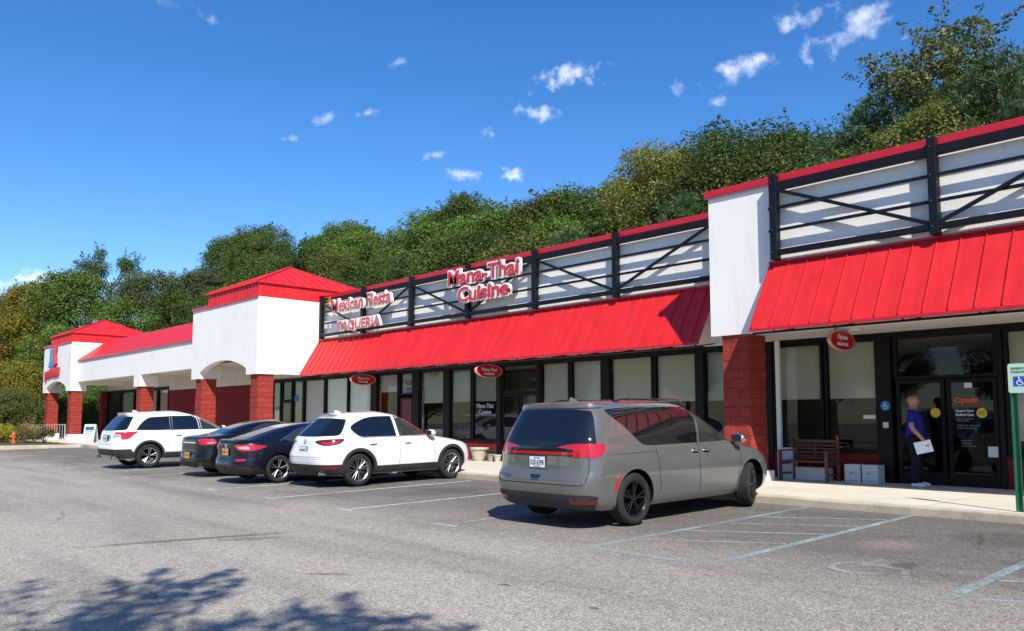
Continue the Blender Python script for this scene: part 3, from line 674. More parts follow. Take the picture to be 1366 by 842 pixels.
M['platew']=mat('plate_white',(.70,.72,.74),.4); M['platey']=mat('plate_gold',(.72,.38,.03),.4); M['plateb']=mat('plate_ink',(.02,.03,.12),.5)
class Car:
    NC=9
    def __init__(s,name,label,L_,rear,front,half,acorn=.34,bfrac=.80,afront=.7,n=2.6,color=None,rax=1.0,fax=4.1,R_=.36,tw=.235,tread=None,zb=.2,taper=.03,crown=None,cat='car',arch=.05):
        s.e=empty(name,(0,0,0),0,label,cat,'cars parked nose in to the sidewalk'); s.name=name
        s.L=L_; s.xr=pchip(rear); s.xf=pchip(front); s.w=pchip(half); s.a=acorn; s.bf=bfrac; s.af=afront; s.n=n; s.col=color
        s.rax=rax; s.fax=fax; s.R=R_; s.tw=tw; s.zt=half[-1][0]; s.zb=half[0][0]; s.taper=taper; s.archR=R_+arch; s.hw=max(h[1] for h in half); s._oc={}
    # outline of the horizontal slice at height z: list of (x, y>=0)
    def outline(s,z):
        key=round(z,4)
        if key in s._oc: return s._oc[key]
        xr,xf,w=s.xr(z),s.xf(z),s.w(z); Lz=xf-xr; a=min(s.a,Lz*.3); af=min(s.af,Lz*.35); b=w*s.bf; bfr=w*.85; e=2/s.n; P=[]
        for i in range(5): P.append((xr,(w-b)*i/4*.999))
        for i in range(0,17):
            t=(i/16)*math.pi/2; P.append((xr+a-a*max(math.cos(t),0)**e,(w-b)+b*math.sin(t)**e))
        for i in range(1,41): P.append((xr+a+(Lz-a-af)*i/41,w))
        for i in range(0,15):
            t=(1-i/14)*math.pi/2; P.append((xf-af+af*max(math.cos(t),0)**e,(w-bfr)+bfr*math.sin(t)**e))
        for i in range(1,5): P.append((xf,(w-bfr)*(1-i/4)))
        # gentle waist: body narrows slightly towards both ends
        m_=s.L*.5; out=[(x,y*(1-s.taper*abs((x-m_)/m_)**2.2)) for x,y in P]
        s._oc[key]=out; return out
    def side(s,x,z):            # |y| of the surface at (x,z)
        O=s.outline(z); best=None
        for (x0,y0),(x1,y1) in zip(O,O[1:]):
            if x0<=x<=x1 and x1>x0: return y0+(y1-y0)*(x-x0)/(x1-x0)
        return O[0][1] if x<O[0][0] else 0
    def arc(s,t,z):             # point at arc length t from the rear centre, going round the right corner (y<0)
        O=s.outline(z); t_=abs(t); sg=-1 if t>=0 else 1
        for (x0,y0),(x1,y1) in zip(O,O[1:]):
            d=math.hypot(x1-x0,y1-y0)
            if t_<=d or d==0 and t_==0:
                k=t_/d if d else 0; return Vector((x0+(x1-x0)*k,sg*(y0+(y1-y0)*k),z))
            t_-=d
        return Vector((O[-1][0],0,z))
    def body(s,nz=46):
        zs=[s.zb+(s.zt-s.zb)*(1-(1-i/nz)**1.7) for i in range(nz+1)]
        mb=MB(); vs=[]; 
        for z in zs:
            O=s.outline(z); ring=[(x,-y,z) for x,y in O]+[(x,y,z) for x,y in O[::-1][1:-1]]
            n_=len(ring); vs+=ring
        fs=[(k*n_+i,k*n_+(i+1)%n_,(k+1)*n_+(i+1)%n_,(k+1)*n_+i) for k in range(nz) for i in range(n_)]
        fs.append(tuple(range(n_))); fs.append(tuple(range(nz*n_,nz*n_+n_)))
        mb.add(vs,fs,s.col)
        o=mb.build('body',None,False); 
        bm=bmesh.new(); bm.from_mesh(o.data); bmesh.ops.remove_doubles(bm,verts=bm.verts,dist=.0004); bmesh.ops.dissolve_degenerate(bm,dist=.0004,edges=bm.edges); bmesh.ops.recalc_face_normals(bm,faces=bm.faces); bm.to_mesh(o.data); bm.free()
        cm=MB()
        for x in (s.rax,s.fax):
            for sg in (-1,1): cm.lathe([(0,-.22),(s.archR,-.22),(s.archR,.3),(0,.3)],(x,sg*(s.hw-.12),s.R+.01),(0,sg,0),M['well'],56)
        c=cm.build('cut'); bm=bmesh.new(); bm.from_mesh(c.data); bmesh.ops.remove_doubles(bm,verts=bm.verts,dist=.0002); bmesh.ops.recalc_face_normals(bm,faces=bm.faces); bm.to_mesh(c.data); bm.free()
        mod=o.modifiers.new('b','BOOLEAN'); mod.operation='DIFFERENCE'; mod.object=c; mod.solver='EXACT'
        bpy.context.view_layer.update(); me=bpy.data.meshes.new_from_object(o.evaluated_get(bpy.context.evaluated_depsgraph_get()))
        o.modifiers.clear(); o.data=me; bpy.data.objects.remove(c)
        me.materials.clear(); me.materials.append(s.col); me.materials.append(M['well'])
        for p in me.polygons:
            k=0
            if p.center.z<s.R+s.archR+.02:
                for x in (s.rax,s.fax):
                    if all(math.hypot(me.vertices[v].co.x-x,me.vertices[v].co.z-s.R-.01)<s.archR+.002 for v in p.vertices): k=1
            if p.center.z<s.zb+.002: k=1
            p.material_index=k; p.use_smooth=True
        me.set_sharp_from_angle(angle=R(38))
        o.parent=s.e; s.b=o; return o
    def patch(s,name,poly,mt,mode='side',off=.004,sgn=-1,parent=None,step=.06,label=None,depth=.006,grid=True):
        """thin shell following the body: poly in (x,z) for sides or (arc,z) for the rear"""
        bm=bmesh.new(); vs=[bm.verts.new((p[0],p[1],0)) for p in poly]; 
        try: bm.faces.new(vs)
        except ValueError: return None
        lo=[min(p[i] for p in poly) for i in (0,1)]; hi=[max(p[i] for p in poly) for i in (0,1)]
        if grid:
            for ax in (0,1):
                k=int((hi[ax]-lo[ax])/step)
                for i in range(1,k+1):
                    co=[0,0,0]; co[ax]=lo[ax]+(hi[ax]-lo[ax])*i/(k+1); no=[0,0,0]; no[ax]=1
                    bmesh.ops.bisect_plane(bm,geom=bm.verts[:]+bm.edges[:]+bm.faces[:],plane_co=co,plane_no=no,dist=1e-5)
        bmesh.ops.triangulate(bm,faces=bm.faces[:])
        def S(u,v):
            if mode=='side': return Vector((u,sgn*s.side(u,v),v))
            return s.arc(u,v)
        def NRM(u,v):
            e=.012; a=S(u+e,v)-S(u-e,v); b=S(u,v+e)-S(u,v-e); n_=a.cross(b)
            if n_.length<1e-9: return Vector((0,sgn,0))
            n_.normalize()
            ref=Vector((0,sgn,.2)) if mode=='side' else (S(u,v)-Vector((s.L/2,0,v))); 
            return n_ if n_.dot(ref)>0 else -n_
        bound=[v for v in bm.verts if v.is_boundary]
        ext=bmesh.ops.extrude_edge_only(bm,edges=[e for e in bm.edges if e.is_boundary])
        newv={v for v in ext['geom'] if isinstance(v,bmesh.types.BMVert)}
        for v in bm.verts:
            u,w_=v.co.x,v.co.y; n_=NRM(u,w_); v.co=S(u,w_)+n_*(off-(depth+off if v in newv else 0))
        bmesh.ops.recalc_face_normals(bm,faces=bm.faces)
        f0=max(bm.faces,key=lambda f:f.calc_area()); 
        ref=Vector((0,sgn,.2)) if mode=='side' else f0.calc_center_median()-Vector((s.L/2,0,.8))
        if f0.normal.dot(ref)<0: bmesh.ops.reverse_faces(bm,faces=bm.faces)
        me=bpy.data.meshes.new(name); bm.to_mesh(me); bm.free(); me.materials.append(mt)
        for p in me.polygons: p.use_smooth=True
        me.set_sharp_from_angle(angle=R(45))
        o=link(bpy.data.objects.new(name,me),parent or s.e); 
        if label: o['label']=label
        return o
    def both(s,name,poly,mt,**k):
        return [s.patch(name,poly,mt,sgn=g,**k) for g in (-1,1)]
    def ribbon(s,name,pts,mt,w=.008,mode='side',parent=None,off=.0015,sgn=-1,closed=False):
        P=[Vector(p) for p in pts]; lft=[];rgt=[]; n_=len(P)
        fine=[]
        for i in range(n_-1):
            k=max(1,int((P[i+1]-P[i]).length/.05))
            for j in range(k): fine.append(P[i].lerp(P[i+1],j/k))
        fine.append(P[-1]); mb=MB(); vs=[]
        for i,p in enumerate(fine):
            d=(fine[min(i+1,len(fine)-1)]-fine[max(i-1,0)]).normalized(); q=Vector((-d.y,d.x))*w/2
            for r_ in (p-q,p+q):
                if mode=='side': v=Vector((r_.x,sgn*(s.side(r_.x,r_.y)+off),r_.y))
                else:
                    v=s.arc(r_.x,r_.y); o_=Vector((v.x-s.L/2,v.y,0)).normalized(); v=v+Vector((-1 if abs(v.y)<s.hw*.75 else o_.x,0 if abs(v.y)<s.hw*.5 else o_.y,0)).normalized()*off
                vs.append(v)
        mb.add(vs,[(2*i,2*i+1,2*i+3,2*i+2) for i in range(len(fine)-1)],mt)
        return mb.build(name,parent or s.b,True,fix=False)
    def wheel(s,x,sg,spokes,style,rimm,steer=0.,rr=.72):
        Rr=s.R; tw=s.tw; mb=MB(); y=sg*(s.hw-.035-tw/2)
        rb=Rr*rr
        prof=[(rb,-tw*.42),(rb+.012,-tw*.5),(Rr*.86,-tw*.53),(Rr*.95,-tw*.47),(Rr*.992,-tw*.38)]
        for k in range(4):
            c=-tw*.30+k*tw*.20
            prof+=[(Rr,c-tw*.07),(Rr,c+tw*.07),(Rr-.008,c+tw*.085),(Rr-.008,c+tw*.115)] if k<3 else [(Rr,c-tw*.07),(Rr,c+tw*.07)]
        prof+=[(Rr*.992,tw*.38),(Rr*.95,tw*.47),(Rr*.86,tw*.53),(rb+.012,tw*.5),(rb,tw*.42)]
        hub=MB(); hub.lathe([(0,-tw*.3),(rb*.6,-tw*.3),(rb*.6,tw*.0),(0,tw*.0)],(0,0,0),(0,sg,0),M['well'],24)
        h=hub.build('wheel',s.e,True); h.location=(x,y,Rr); h.rotation_euler=(0,0,R(steer))
        mb.lathe(prof,(0,0,0),(0,sg,0),M['tyre'],44,close=True); mb.build('tyre',h,True,angle=30)
        r=MB(); r.lathe([(rb*.99,-tw*.42),(rb*.93,-tw*.3),(rb*.90,tw*.2),(rb*.93,tw*.40),(rb*1.0,tw*.47),(rb*1.035,tw*.485),(rb*1.03,tw*.44),(rb*1.0,-tw*.42)],(0,0,0),(0,sg,0),rimm,44,close=True)
        fy=tw*.40
        r.lathe([(0,fy+.0),(rb*.16,fy-.004),(rb*.2,fy-.02),(rb*.2,fy-.06),(0,fy-.06)],(0,0,0),(0,sg,0),rimm,20)
        a0=R(11)
        for k in range(spokes):
            base=2*math.pi*k/spokes+a0
            prs=((-.10,.05),(.10,.05)) if style=='pair' else ((0,.075),)
            if style=='y': prs=((-.13,.045),(.13,.045))
            for da,wd in prs:
                t0=base+da*.6; t1=base+da*1.6
                def pt(rad,t,yy): return Vector((rad*math.cos(t),sg*yy,rad*math.sin(t)))
                p,q=pt(rb*.14,t0,fy-.012),pt(rb*.955,t1,fy+.002); dv=(q-p); pr=dv.cross(Vector((0,1,0))).normalized()
                wa,wb=wd*.36*.85,wd*.36*(.95 if style!='single' else .9)
                vs=[p+pr*wa*.5,p-pr*wa*.5,q-pr*wb*.62,q+pr*wb*.62]; dn=Vector((0,-sg*.03,0)); up=Vector((0,sg*.006,0))
                mid=[(vs[0]+vs[1])/2+up,(vs[2]+vs[3])/2+up]
                r.add([*vs,*[v+dn for v in vs],*mid],[(0,8,9,3),(8,1,2,9),(0,3,7,4),(1,5,6,2),(0,4,5,8),(8,5,1)[:3],(3,9,2,6,7),(4,7,6,5)],rimm)
        for k in range(5):
            t=2*math.pi*k/5; r.lathe([(0,fy+.0),(.011,fy),(.011,fy-.02),(0,fy-.02)],(rb*.12*math.cos(t),0,rb*.12*math.sin(t)),(0,sg,0),M['well'],6)
        r.build('rim',h,False); return h
    def wheels(s,spokes,style,rimm,steer=0.,rr=.72):
        for x,st in ((s.rax,0.),(s.fax,steer)):
            for sg in (-1,1): s.wheel(x,sg,spokes,style,rimm,st,rr)
    def mirror(s,x,z,mt,cap=None,size=1.):
        for sg in (-1,1):
            y=s.side(x,z); mb=MB(); bm=bmesh.new(); bmesh.ops.create_icosphere(bm,subdivisions=3,radius=1)
            vs=[]
            for v in bm.verts:
                c=v.co; k=.085*size; X=c.x*.10*size+.02*(c.y*sg); 
                if c.x<0: X*=.55
                vs.append((x+.02+X, sg*(y+.13)+c.y*.115*size, z+.07+c.z*k*(1-.12*c.y*sg)))
            mb.add(vs,[tuple(v.index for v in f.verts) for f in bm.faces],mt); bm.free()
            o=mb.build('mirror',s.e,True,angle=80)
            m2=MB(); m2.obox((x-.042*size,sg*(y+.13),z+.07),(.004,0,0),(0,.085*size,0),(0,0,.058*size),M['cglass2']); m2.build('mirror_glass',o)
            m3=MB(); m3.tube([(x+.05,sg*(y-.03),z-.03),(x+.04,sg*(y+.07),z+.015)],[.035,.03],cap or M['plast'],8); m3.build('mirror_arm',o,True)
    def handle(s,x,z,mt=None,w=.19):
        for sg in (-1,1):
            y=s.side(x,z); mb=MB(); mb.tube([(x-w/2,sg*(y-.002),z),(x-w/2+.02,sg*(y+.028),z+.003),(x,sg*(y+.034),z+.004),(x+w/2-.02,sg*(y+.028),z+.003),(x+w/2,sg*(y-.002),z)],[.010,.014,.015,.014,.010],mt or s.col,8)
            mb.build('door_handle',s.e,True,angle=60)
            d=s.patch('handle_recess',sm([(x-.07,z),(x,z-.03),(x+.07,z),(x,z+.03)],5),M['seam'],sgn=sg,off=-.0005+.002,depth=.001,step=.1)
    def plate(s,z,mt,txt,w=.305,h=.152,dx=.0,tz=0.,ink='plateb',sub=None,top=None):
        x=s.xr(z)-.012-dx; o=MB(); o.box(x-.006,x+.02,-w/2-.015,w/2+.015,z-h/2-.012,z+h/2+.012,M['gloss']); f=o.build('number_plate',s.e,bevel=.004)
        p=MB(); p.box(x-.009,x-.006,-w/2,w/2,z-h/2,z+h/2,mt); p.build('plate_face',f)
        t=text_obj('plate_text',txt,(x-.0105,0,z-.005),w*.86,h*.46,.002,M[ink],f,rz=R(-90),bold=.001)
        if top: text_obj('plate_text',top,(x-.0105,0,z+h*.37),w*.36,h*.13,.002,M[ink],f,rz=R(-90))
        if sub: text_obj('plate_text',sub,(x-.0105,0,z-h*.40),w*.40,h*.10,.002,M[ink],f,rz=R(-90))
    def fin(s,x,mt=None):
        z=s.top(x); mb=MB(); mb.add([(x-.11,0,z+.055),(x+.09,-.022,z-.01),(x+.09,.022,z-.01),(x-.12,-.018,z-.01),(x-.12,.018,z-.01),(x-.07,0,z+.062)],[(0,3,1,5),(0,5,2,4),(5,1,2),(0,4,3),(1,3,4,2)],mt or s.col)
        mb.build('roof_antenna',s.e,True,bevel=.004)
    def top(s,x,y=0.):
        z=s.zt
        while z>s.zb:
            if s.xr(z)<=x<=s.xf(z) and s.w(z)>=abs(y): return z
            z-=.004
        return z
    def place(s,x_right_outer,y_rear_axle,yaw=0.):
        # local +x is forward; world heading +Y (rotate 90 deg); right side faces +X
        a=R(90+yaw); off=Vector((s.rax,-s.hw)); o=Vector((off.x*math.cos(a)-off.y*math.sin(a),off.x*math.sin(a)+off.y*math.cos(a)))
        X=x_right_outer-o.x; Y=y_rear_axle-o.y
        s.e.location=(X,Y,gz(x_right_outer,y_rear_axle)+.004); s.e.rotation_euler=(0,-math.atan(SY)*.9,a)
def archpoly(cx,cz,r0,r1,z0,n=18):
    """flared wheel-arch strip, open at the bottom, down to height z0"""
    def ang(r): return math.asin(max(-1,min(1,(z0-cz)/r)))
    a0,a1=ang(r1),ang(r0); P=[]
    for i in range(n+1): t=a0+(math.pi-2*a0)*i/n; P.append((cx+r1*math.cos(t),cz+r1*math.sin(t)))
    for i in range(n+1): t=math.pi-a1-(math.pi-2*a1)*i/n; P.append((cx+r0*math.cos(t),cz+r0*math.sin(t)))
    return P

# ---- grey minivan
M['pgrey']=paint_m('ceramic_grey_paint',(.098,.099,.094),.0,.22)
c=Car('minivan','ceramic grey minivan parked beside the blue striped aisle, nose at the red pillar',5.17,
 [(.24,.20),(.30,.09),(.38,.035),(.5,.01),(.60,.0),(.70,.012),(.76,.05),(.84,.065),(1.0,.075),(1.10,.085),(1.16,.10),(1.3,.16),(1.45,.235),(1.58,.31),(1.655,.35),(1.69,.34),(1.715,.37),(1.74,.58),(1.765,1.1),(1.78,2.0)],
 [(.24,5.0),(.32,5.1),(.5,5.165),(.68,5.14),(.82,5.04),(.90,4.90),(.98,4.60),(1.05,4.25),(1.10,4.0),(1.2,3.83),(1.4,3.47),(1.58,3.10),(1.66,2.88),(1.72,2.65),(1.76,2.4),(1.78,2.2)],
 [(.24,.90),(.30,.955),(.42,.985),(.6,1.0),(.72,1.008),(.85,1.0),(1.0,.975),(1.07,.96),(1.12,.945),(1.25,.915),(1.4,.875),(1.52,.84),(1.60,.812),(1.66,.78),(1.70,.735),(1.735,.64),(1.765,.45),(1.78,.2)],
 acorn=.40,bfrac=.55,afront=1.0,color=M['pgrey'],rax=1.04,fax=4.13,R_=.362,tw=.24,taper=.025,n=2.7,cat='minivan')
c.body()
# windows
win=sm([(.93,1.61),(1.25,1.655,0),(2.9,1.655,0),(3.12,1.60),(3.5,1.40),(3.92,1.13,0),(3.9,1.105,0),(1.62,1.10,0),(1.42,1.13),(1.15,1.38)],6)
c.both('side_glass',sm([(.62,1.60),(.78,1.635),(1.1,1.655,0),(2.76,1.658,0),(2.62,1.105,0),(1.42,1.10,0),(1.24,1.14),(.94,1.38)],6),M['cglass'],off=.003)
c.both('side_glass',sm([(2.80,1.658,0),(3.02,1.635),(3.35,1.47),(3.72,1.23),(3.86,1.11,0),(2.67,1.105,0)],6),M['cglass2'],off=.003)
for g in (-1,1):
    c.ribbon('pillar_trim',[(2.735,1.645),(2.60,1.10)],M['chrome'],.02,sgn=g,off=.007)
    c.ribbon('window_seam',[(1.86,1.64),(1.93,1.10)],M['seam'],.012,sgn=g,off=.006)
    c.ribbon('door_seam',[(2.62,1.095),(2.60,.8),(2.62,.34)],M['seam'],.012,sgn=g); c.ribbon('door_seam',[(1.55,1.095),(1.57,.85),(1.62,.42)],M['seam'],.012,sgn=g)
    c.ribbon('door_seam',[(3.80,1.10),(3.78,.8),(3.66,.34)],M['seam'],.012,sgn=g); c.ribbon('slide_rail',[(.52,1.0),(1.55,1.01)],M['seam'],.006,sgn=g)
    c.ribbon('sill_crease',[(1.55,.36),(3.66,.335)],M['chrome'],.010,sgn=g,off=.003); c.ribbon('fuel_door',[(.70,.92),(.86,.92),(.86,.76),(.70,.76),(.70,.92)],M['seam'],.004,sgn=g) if g>0 else None
c.patch('rear_glass',sm([(-.62,1.618),(0,1.632),(.62,1.618),(.78,1.55),(.93,1.26),(.99,1.13,0),(0,1.105),(-.99,1.13,0),(-.93,1.26),(-.78,1.55)],6),M['cglass'],'rear',off=.003)
# lamp bar right across with wrap-round lamps
c.patch('lamp_bar',sm([(-.66,1.115,0),(.66,1.115,0),(.66,.99,0),(-.66,.99,0)],2),M['gloss'],'rear',off=.006)
c.patch('light_strip',sm([(-.68,1.045,0),(.68,1.045,0),(.68,1.005,0),(-.68,1.005,0)],2),M['lampred'],'rear',off=.010)
for g in (-1,1):
    c.patch('tail_lamp',sm([(g*.36,1.105,0),(g*.66,1.155),(g*1.10,1.155,0),(g*1.135,1.10),(g*1.10,1.02),(g*.98,.965,0),(g*.66,.985,0),(g*.66,1.08,0)],5),M['lampred'],'rear',off=.009)
    c.patch('tail_lamp_lens',sm([(g*.80,1.13),(g*1.02,1.13),(g*1.05,1.09),(g*.98,1.0),(g*.80,1.005)],5),M['lampred2'],'rear',off=.013)
    c.patch('bumper_reflector',sm([(g*.62,.40,0),(g*.98,.40),(g*1.02,.365),(g*.96,.345),(g*.62,.345,0)],4),M['lampdark'],'rear',off=.012)
    c.patch('side_marker',sm([(.585,.52),(.62,.66),(.69,.74),(.665,.62),(.625,.50)],4),M['lampred2'],'side',sgn=g,off=.006)
c.patch('bumper_lower',sm([(-1.05,.44),(-.9,.47,0),(.9,.47,0),(1.05,.44),(1.0,.36),(.92,.27,0),(-.92,.27,0),(-1.0,.36)],3),M['plast'],'rear',off=.006)
c.ribbon('tailgate_seam',[(-.90,1.0),(-.90,.66),(-.84,.60),(.84,.60),(.90,.66),(.90,1.0)],M['seam'],.011,'rear')
c.patch('plate_recess',sm([(-.52,.975,0),(.52,.975,0),(.40,.86),(.30,.80),(-.30,.80),(-.40,.86)],4),M['pgrey'],'rear',off=.002)
c.patch('wiper',sm([(-.10,1.13),(.45,1.145),(.45,1.165),(.0,1.175),(-.12,1.16)],3),M['gloss'],'rear',off=.02,depth=.02)
c.patch('tailgate_handle',sm([(-.10,.72,0),(.10,.72,0),(.08,.665),(-.08,.665)],3),M['gloss'],'rear',off=.004)
c.ribbon('handle_trim',[(-.12,.715),(-.10,.66),(.10,.66),(.12,.715)],M['chrome'],.012,'rear',off=.008)
c.plate(.895,M['platew'],'KSS·6398',top='NEW YORK',sub='EMPIRE')
text_obj('badge','PACIFICA'.replace('PACIFICA','PACIFICA'),(c.xr(.68)-.011,.62,.70),.26,.035,.004,M['gloss'],c.e,rz=R(-90))
# roof spoiler lip, rails and fin
c.patch('roof_spoiler',sm([(-.74,1.69),(0,1.70),(.74,1.69),(.80,1.645),(.0,1.665),(-.80,1.645)],4),M['pgrey'],'rear',off=.022,depth=.025)
for g in (-1,1):
    pts=[(1.0+.2*i,g*.61,c.top(1.0+.2*i,.61)+(.035 if 0<i<9 else .0)) for i in range(10)]
    m_=MB(); m_.tube(pts,.017,M['gloss'],8); m_.build('roof_rail',c.e,True)
c.fin(.86); c.mirror(3.62,1.07,M['chrome'],M['pgrey']); c.handle(2.50,.985,M['chrome']); c.handle(2.80,.985,M['chrome'])
c.wheels(5,'pair',M['rimdark'],steer=22,rr=.70); c.place(-7.30,9.22)
van=c

# ---- white compact SUV
M['pwhite2']=paint_m('pearl_white_paint',(.70,.695,.68),.0,.3); M['pwhite3']=paint_m('white_paint_gloss',(.68,.69,.70),.0,.3)
c=Car('compact_suv','white compact sport utility vehicle between the grey minivan and the black cars',4.55,
 [(.25,.20),(.32,.10),(.45,.03),(.6,.0),(.72,.01),(.80,.05),(.90,.08),(1.0,.10),(1.10,.155),(1.2,.26),(1.35,.43),(1.50,.60),(1.57,.66),(1.60,.62),(1.62,.72),(1.645,1.1),(1.668,1.7)],
 [(.25,4.35),(.35,4.47),(.55,4.55),(.75,4.50),(.86,4.38),(.95,4.05),(1.03,3.6),(1.09,3.28),(1.2,3.06),(1.35,2.77),(1.5,2.46),(1.58,2.25),(1.63,2.0),(1.65,1.9),(1.668,1.8)],
 [(.25,.84),(.32,.89),(.45,.91),(.65,.92),(.80,.918),(.92,.90),(1.02,.875),(1.08,.85),(1.2,.80),(1.35,.735),(1.48,.675),(1.56,.62),(1.61,.54),(1.645,.38),(1.668,.18)],
 acorn=.50,bfrac=.7,afront=1.0,color=M['pwhite2'],rax=.93,fax=3.63,R_=.362,tw=.225,taper=.03,arch=.045,cat='car')
c.body()
c.both('side_glass',sm([(.78,1.30),(1.05,1.455),(1.40,1.535),(1.95,1.548,0),(1.98,1.085,0),(1.05,1.085,0),(.92,1.13)],6),M['cglass'],off=.003)
c.both('side_glass',sm([(2.03,1.548,0),(2.28,1.525),(2.62,1.39),(2.95,1.19),(3.10,1.085,0),(2.06,1.085,0)],6),M['cglass2'],off=.003)
for g in (-1,1):
    c.ribbon('window_trim',[(1.36,1.52),(1.20,1.09)],M['gloss'],.03,sgn=g,off=.007); c.ribbon('belt_trim',[(.95,1.075),(3.10,1.075)],M['chrome'],.010,sgn=g,off=.008)
    c.ribbon('door_seam',[(2.02,1.07),(2.04,.7),(2.02,.42)],M['seam'],.008,sgn=g); c.ribbon('door_seam',[(1.10,1.07),(1.25,.85),(1.38,.62)],M['seam'],.007,sgn=g); c.ribbon('door_seam',[(3.10,1.07),(3.10,.8),(3.05,.42)],M['seam'],.008,sgn=g)
    c.patch('rocker_cladding',sm([(1.32,.43,0),(3.22,.43,0),(3.26,.27,0),(1.30,.27,0)],2),M['plast'],sgn=g,off=.014)
    for ax in (c.rax,c.fax): c.patch('arch_cladding',archpoly(ax,c.R+.01,c.archR-.004,c.archR+.068,.30),M['plast'],sgn=g,off=.012,step=.08)
    c.patch('tail_lamp',sm([(g*.40,1.005),(g*.70,1.045),(g*1.02,1.055),(g*1.10,1.03),(g*1.0,.95),(g*.80,.915),(g*.62,.925)],6),M['lampdark'],'rear',off=.010)
    c.patch('tail_lamp_lens',sm([(g*.60,.985),(g*.82,.99),(g*1.02,1.02),(g*.95,.96),(g*.80,.935),(g*.66,.94)],5),M['lampred'],'rear',off=.014)
    c.patch('bumper_reflector',sm([(g*.66,.455),(g*.90,.475),(g*1.02,.46),(g*.98,.40),(g*.72,.40)],4),M['lampdark'],'rear',off=.022)
    m_=MB(); m_.tube([(.02,g*.62,.31),(.22,g*.62,.31)],.042,M['chrome'],14,cap=False); m_.build('exhaust_tip',c.e,True)
    c.patch('headlamp',sm([(4.16,.84),(4.0,.90),(4.24,.86),(4.38,.80),(4.30,.78)],4),M['lampclear'],sgn=g,off=.006)
c.patch('rear_glass',sm([(-.58,1.49),(0,1.515),(.58,1.49),(.70,1.44),(.90,1.16),(.72,1.12,0),(0,1.105),(-.72,1.12,0),(-.90,1.16),(-.70,1.44)],5),M['cglass'],'rear',off=.003)
c.patch('bumper_lower',sm([(-1.25,.50,0),(-.9,.50,0),(.9,.50,0),(1.25,.50,0),(1.22,.27,0),(-1.22,.27,0)],3),M['plast'],'rear',off=.012)
c.patch('roof_spoiler',sm([(-.60,1.58),(0,1.60),(.60,1.58),(.68,1.52),(0,1.545),(-.68,1.52)],4),M['pwhite2'],'rear',off=.03,depth=.03)
c.ribbon('tailgate_seam',[(-.80,.92),(-.76,.70),(-.70,.66),(.70,.66),(.76,.70),(.80,.92)],M['seam'],.008,'rear')
c.ribbon('bumper_crease',[(-.95,.72),(-.85,.62),(.85,.62),(.95,.72)],M['seam'],.004,'rear')
c.patch('plate_recess',sm([(-.42,.90,0),(.42,.90,0),(.36,.76),(-.36,.76)],4),M['pwhite3'],'rear',off=.003)
c.plate(.81,M['platew'],'JHM 4827',dx=.01)
m_=MB(); m_.lathe([(.045,0),(.055,.006),(.062,0)],(c.xr(1.0)-.012,0,1.0),(-1,0,0),M['chrome'],24,close=True); m_.bar((c.xr(1.0)-.014,-.04,1.02),(c.xr(1.0)-.014,0,.985),.005,.012,M['chrome']); m_.bar((c.xr(1.0)-.014,.04,1.02),(c.xr(1.0)-.014,0,.985),.005,.012,M['chrome']); m_.build('emblem',c.e)
c.fin(.95); c.mirror(2.92,1.06,M['pwhite2'],M['plast']); c.handle(1.30,.93); c.handle(2.27,.93)
c.wheels(8,'pair',M['rimgrey'],rr=.69); c.place(-15.72,10.0,1.5)

# ---- white three-row SUV
c=Car('large_suv','white three row sport utility vehicle at the far end of the parked row',4.95,
 [(.28,.22),(.36,.10),(.5,.02),(.62,.0),(.75,.02),(.82,.06),(1.0,.08),(1.14,.11),(1.22,.16),(1.4,.30),(1.55,.44),(1.66,.54),(1.70,.50),(1.72,.60),(1.75,1.0),(1.775,1.8)],
 [(.28,4.75),(.4,4.88),(.6,4.95),(.85,4.92),(.98,4.75),(1.06,4.3),(1.13,3.85),(1.2,3.62),(1.35,3.32),(1.5,3.0),(1.62,2.7),(1.70,2.4),(1.75,2.2),(1.775,2.0)],
 [(.28,.92),(.36,.975),(.5,.99),(.72,.998),(.88,.992),(1.02,.97),(1.13,.945),(1.2,.92),(1.35,.87),(1.5,.81),(1.62,.75),(1.69,.67),(1.73,.55),(1.76,.38),(1.775,.2)],
 acorn=.40,bfrac=.6,afront=.95,color=M['pwhite3'],rax=1.05,fax=3.87,R_=.372,tw=.245,taper=.03,arch=.05,cat='car')
c.body()
c.both('side_glass',sm([(.66,1.18,0),(.82,1.38),(1.05,1.55),(1.30,1.585,0),(1.70,1.60,0),(1.70,1.17,0),(1.2,1.165)],6),M['cglass'],off=.003)
c.both('side_glass',sm([(1.78,1.605,0),(2.58,1.61,0),(2.62,1.165,0),(1.78,1.165,0)],3),M['cglass'],off=.003)
c.both('side_glass',sm([(2.68,1.61,0),(2.9,1.575),(3.15,1.46),(3.45,1.27),(3.58,1.165,0),(2.70,1.16,0)],6),M['cglass2'],off=.003)
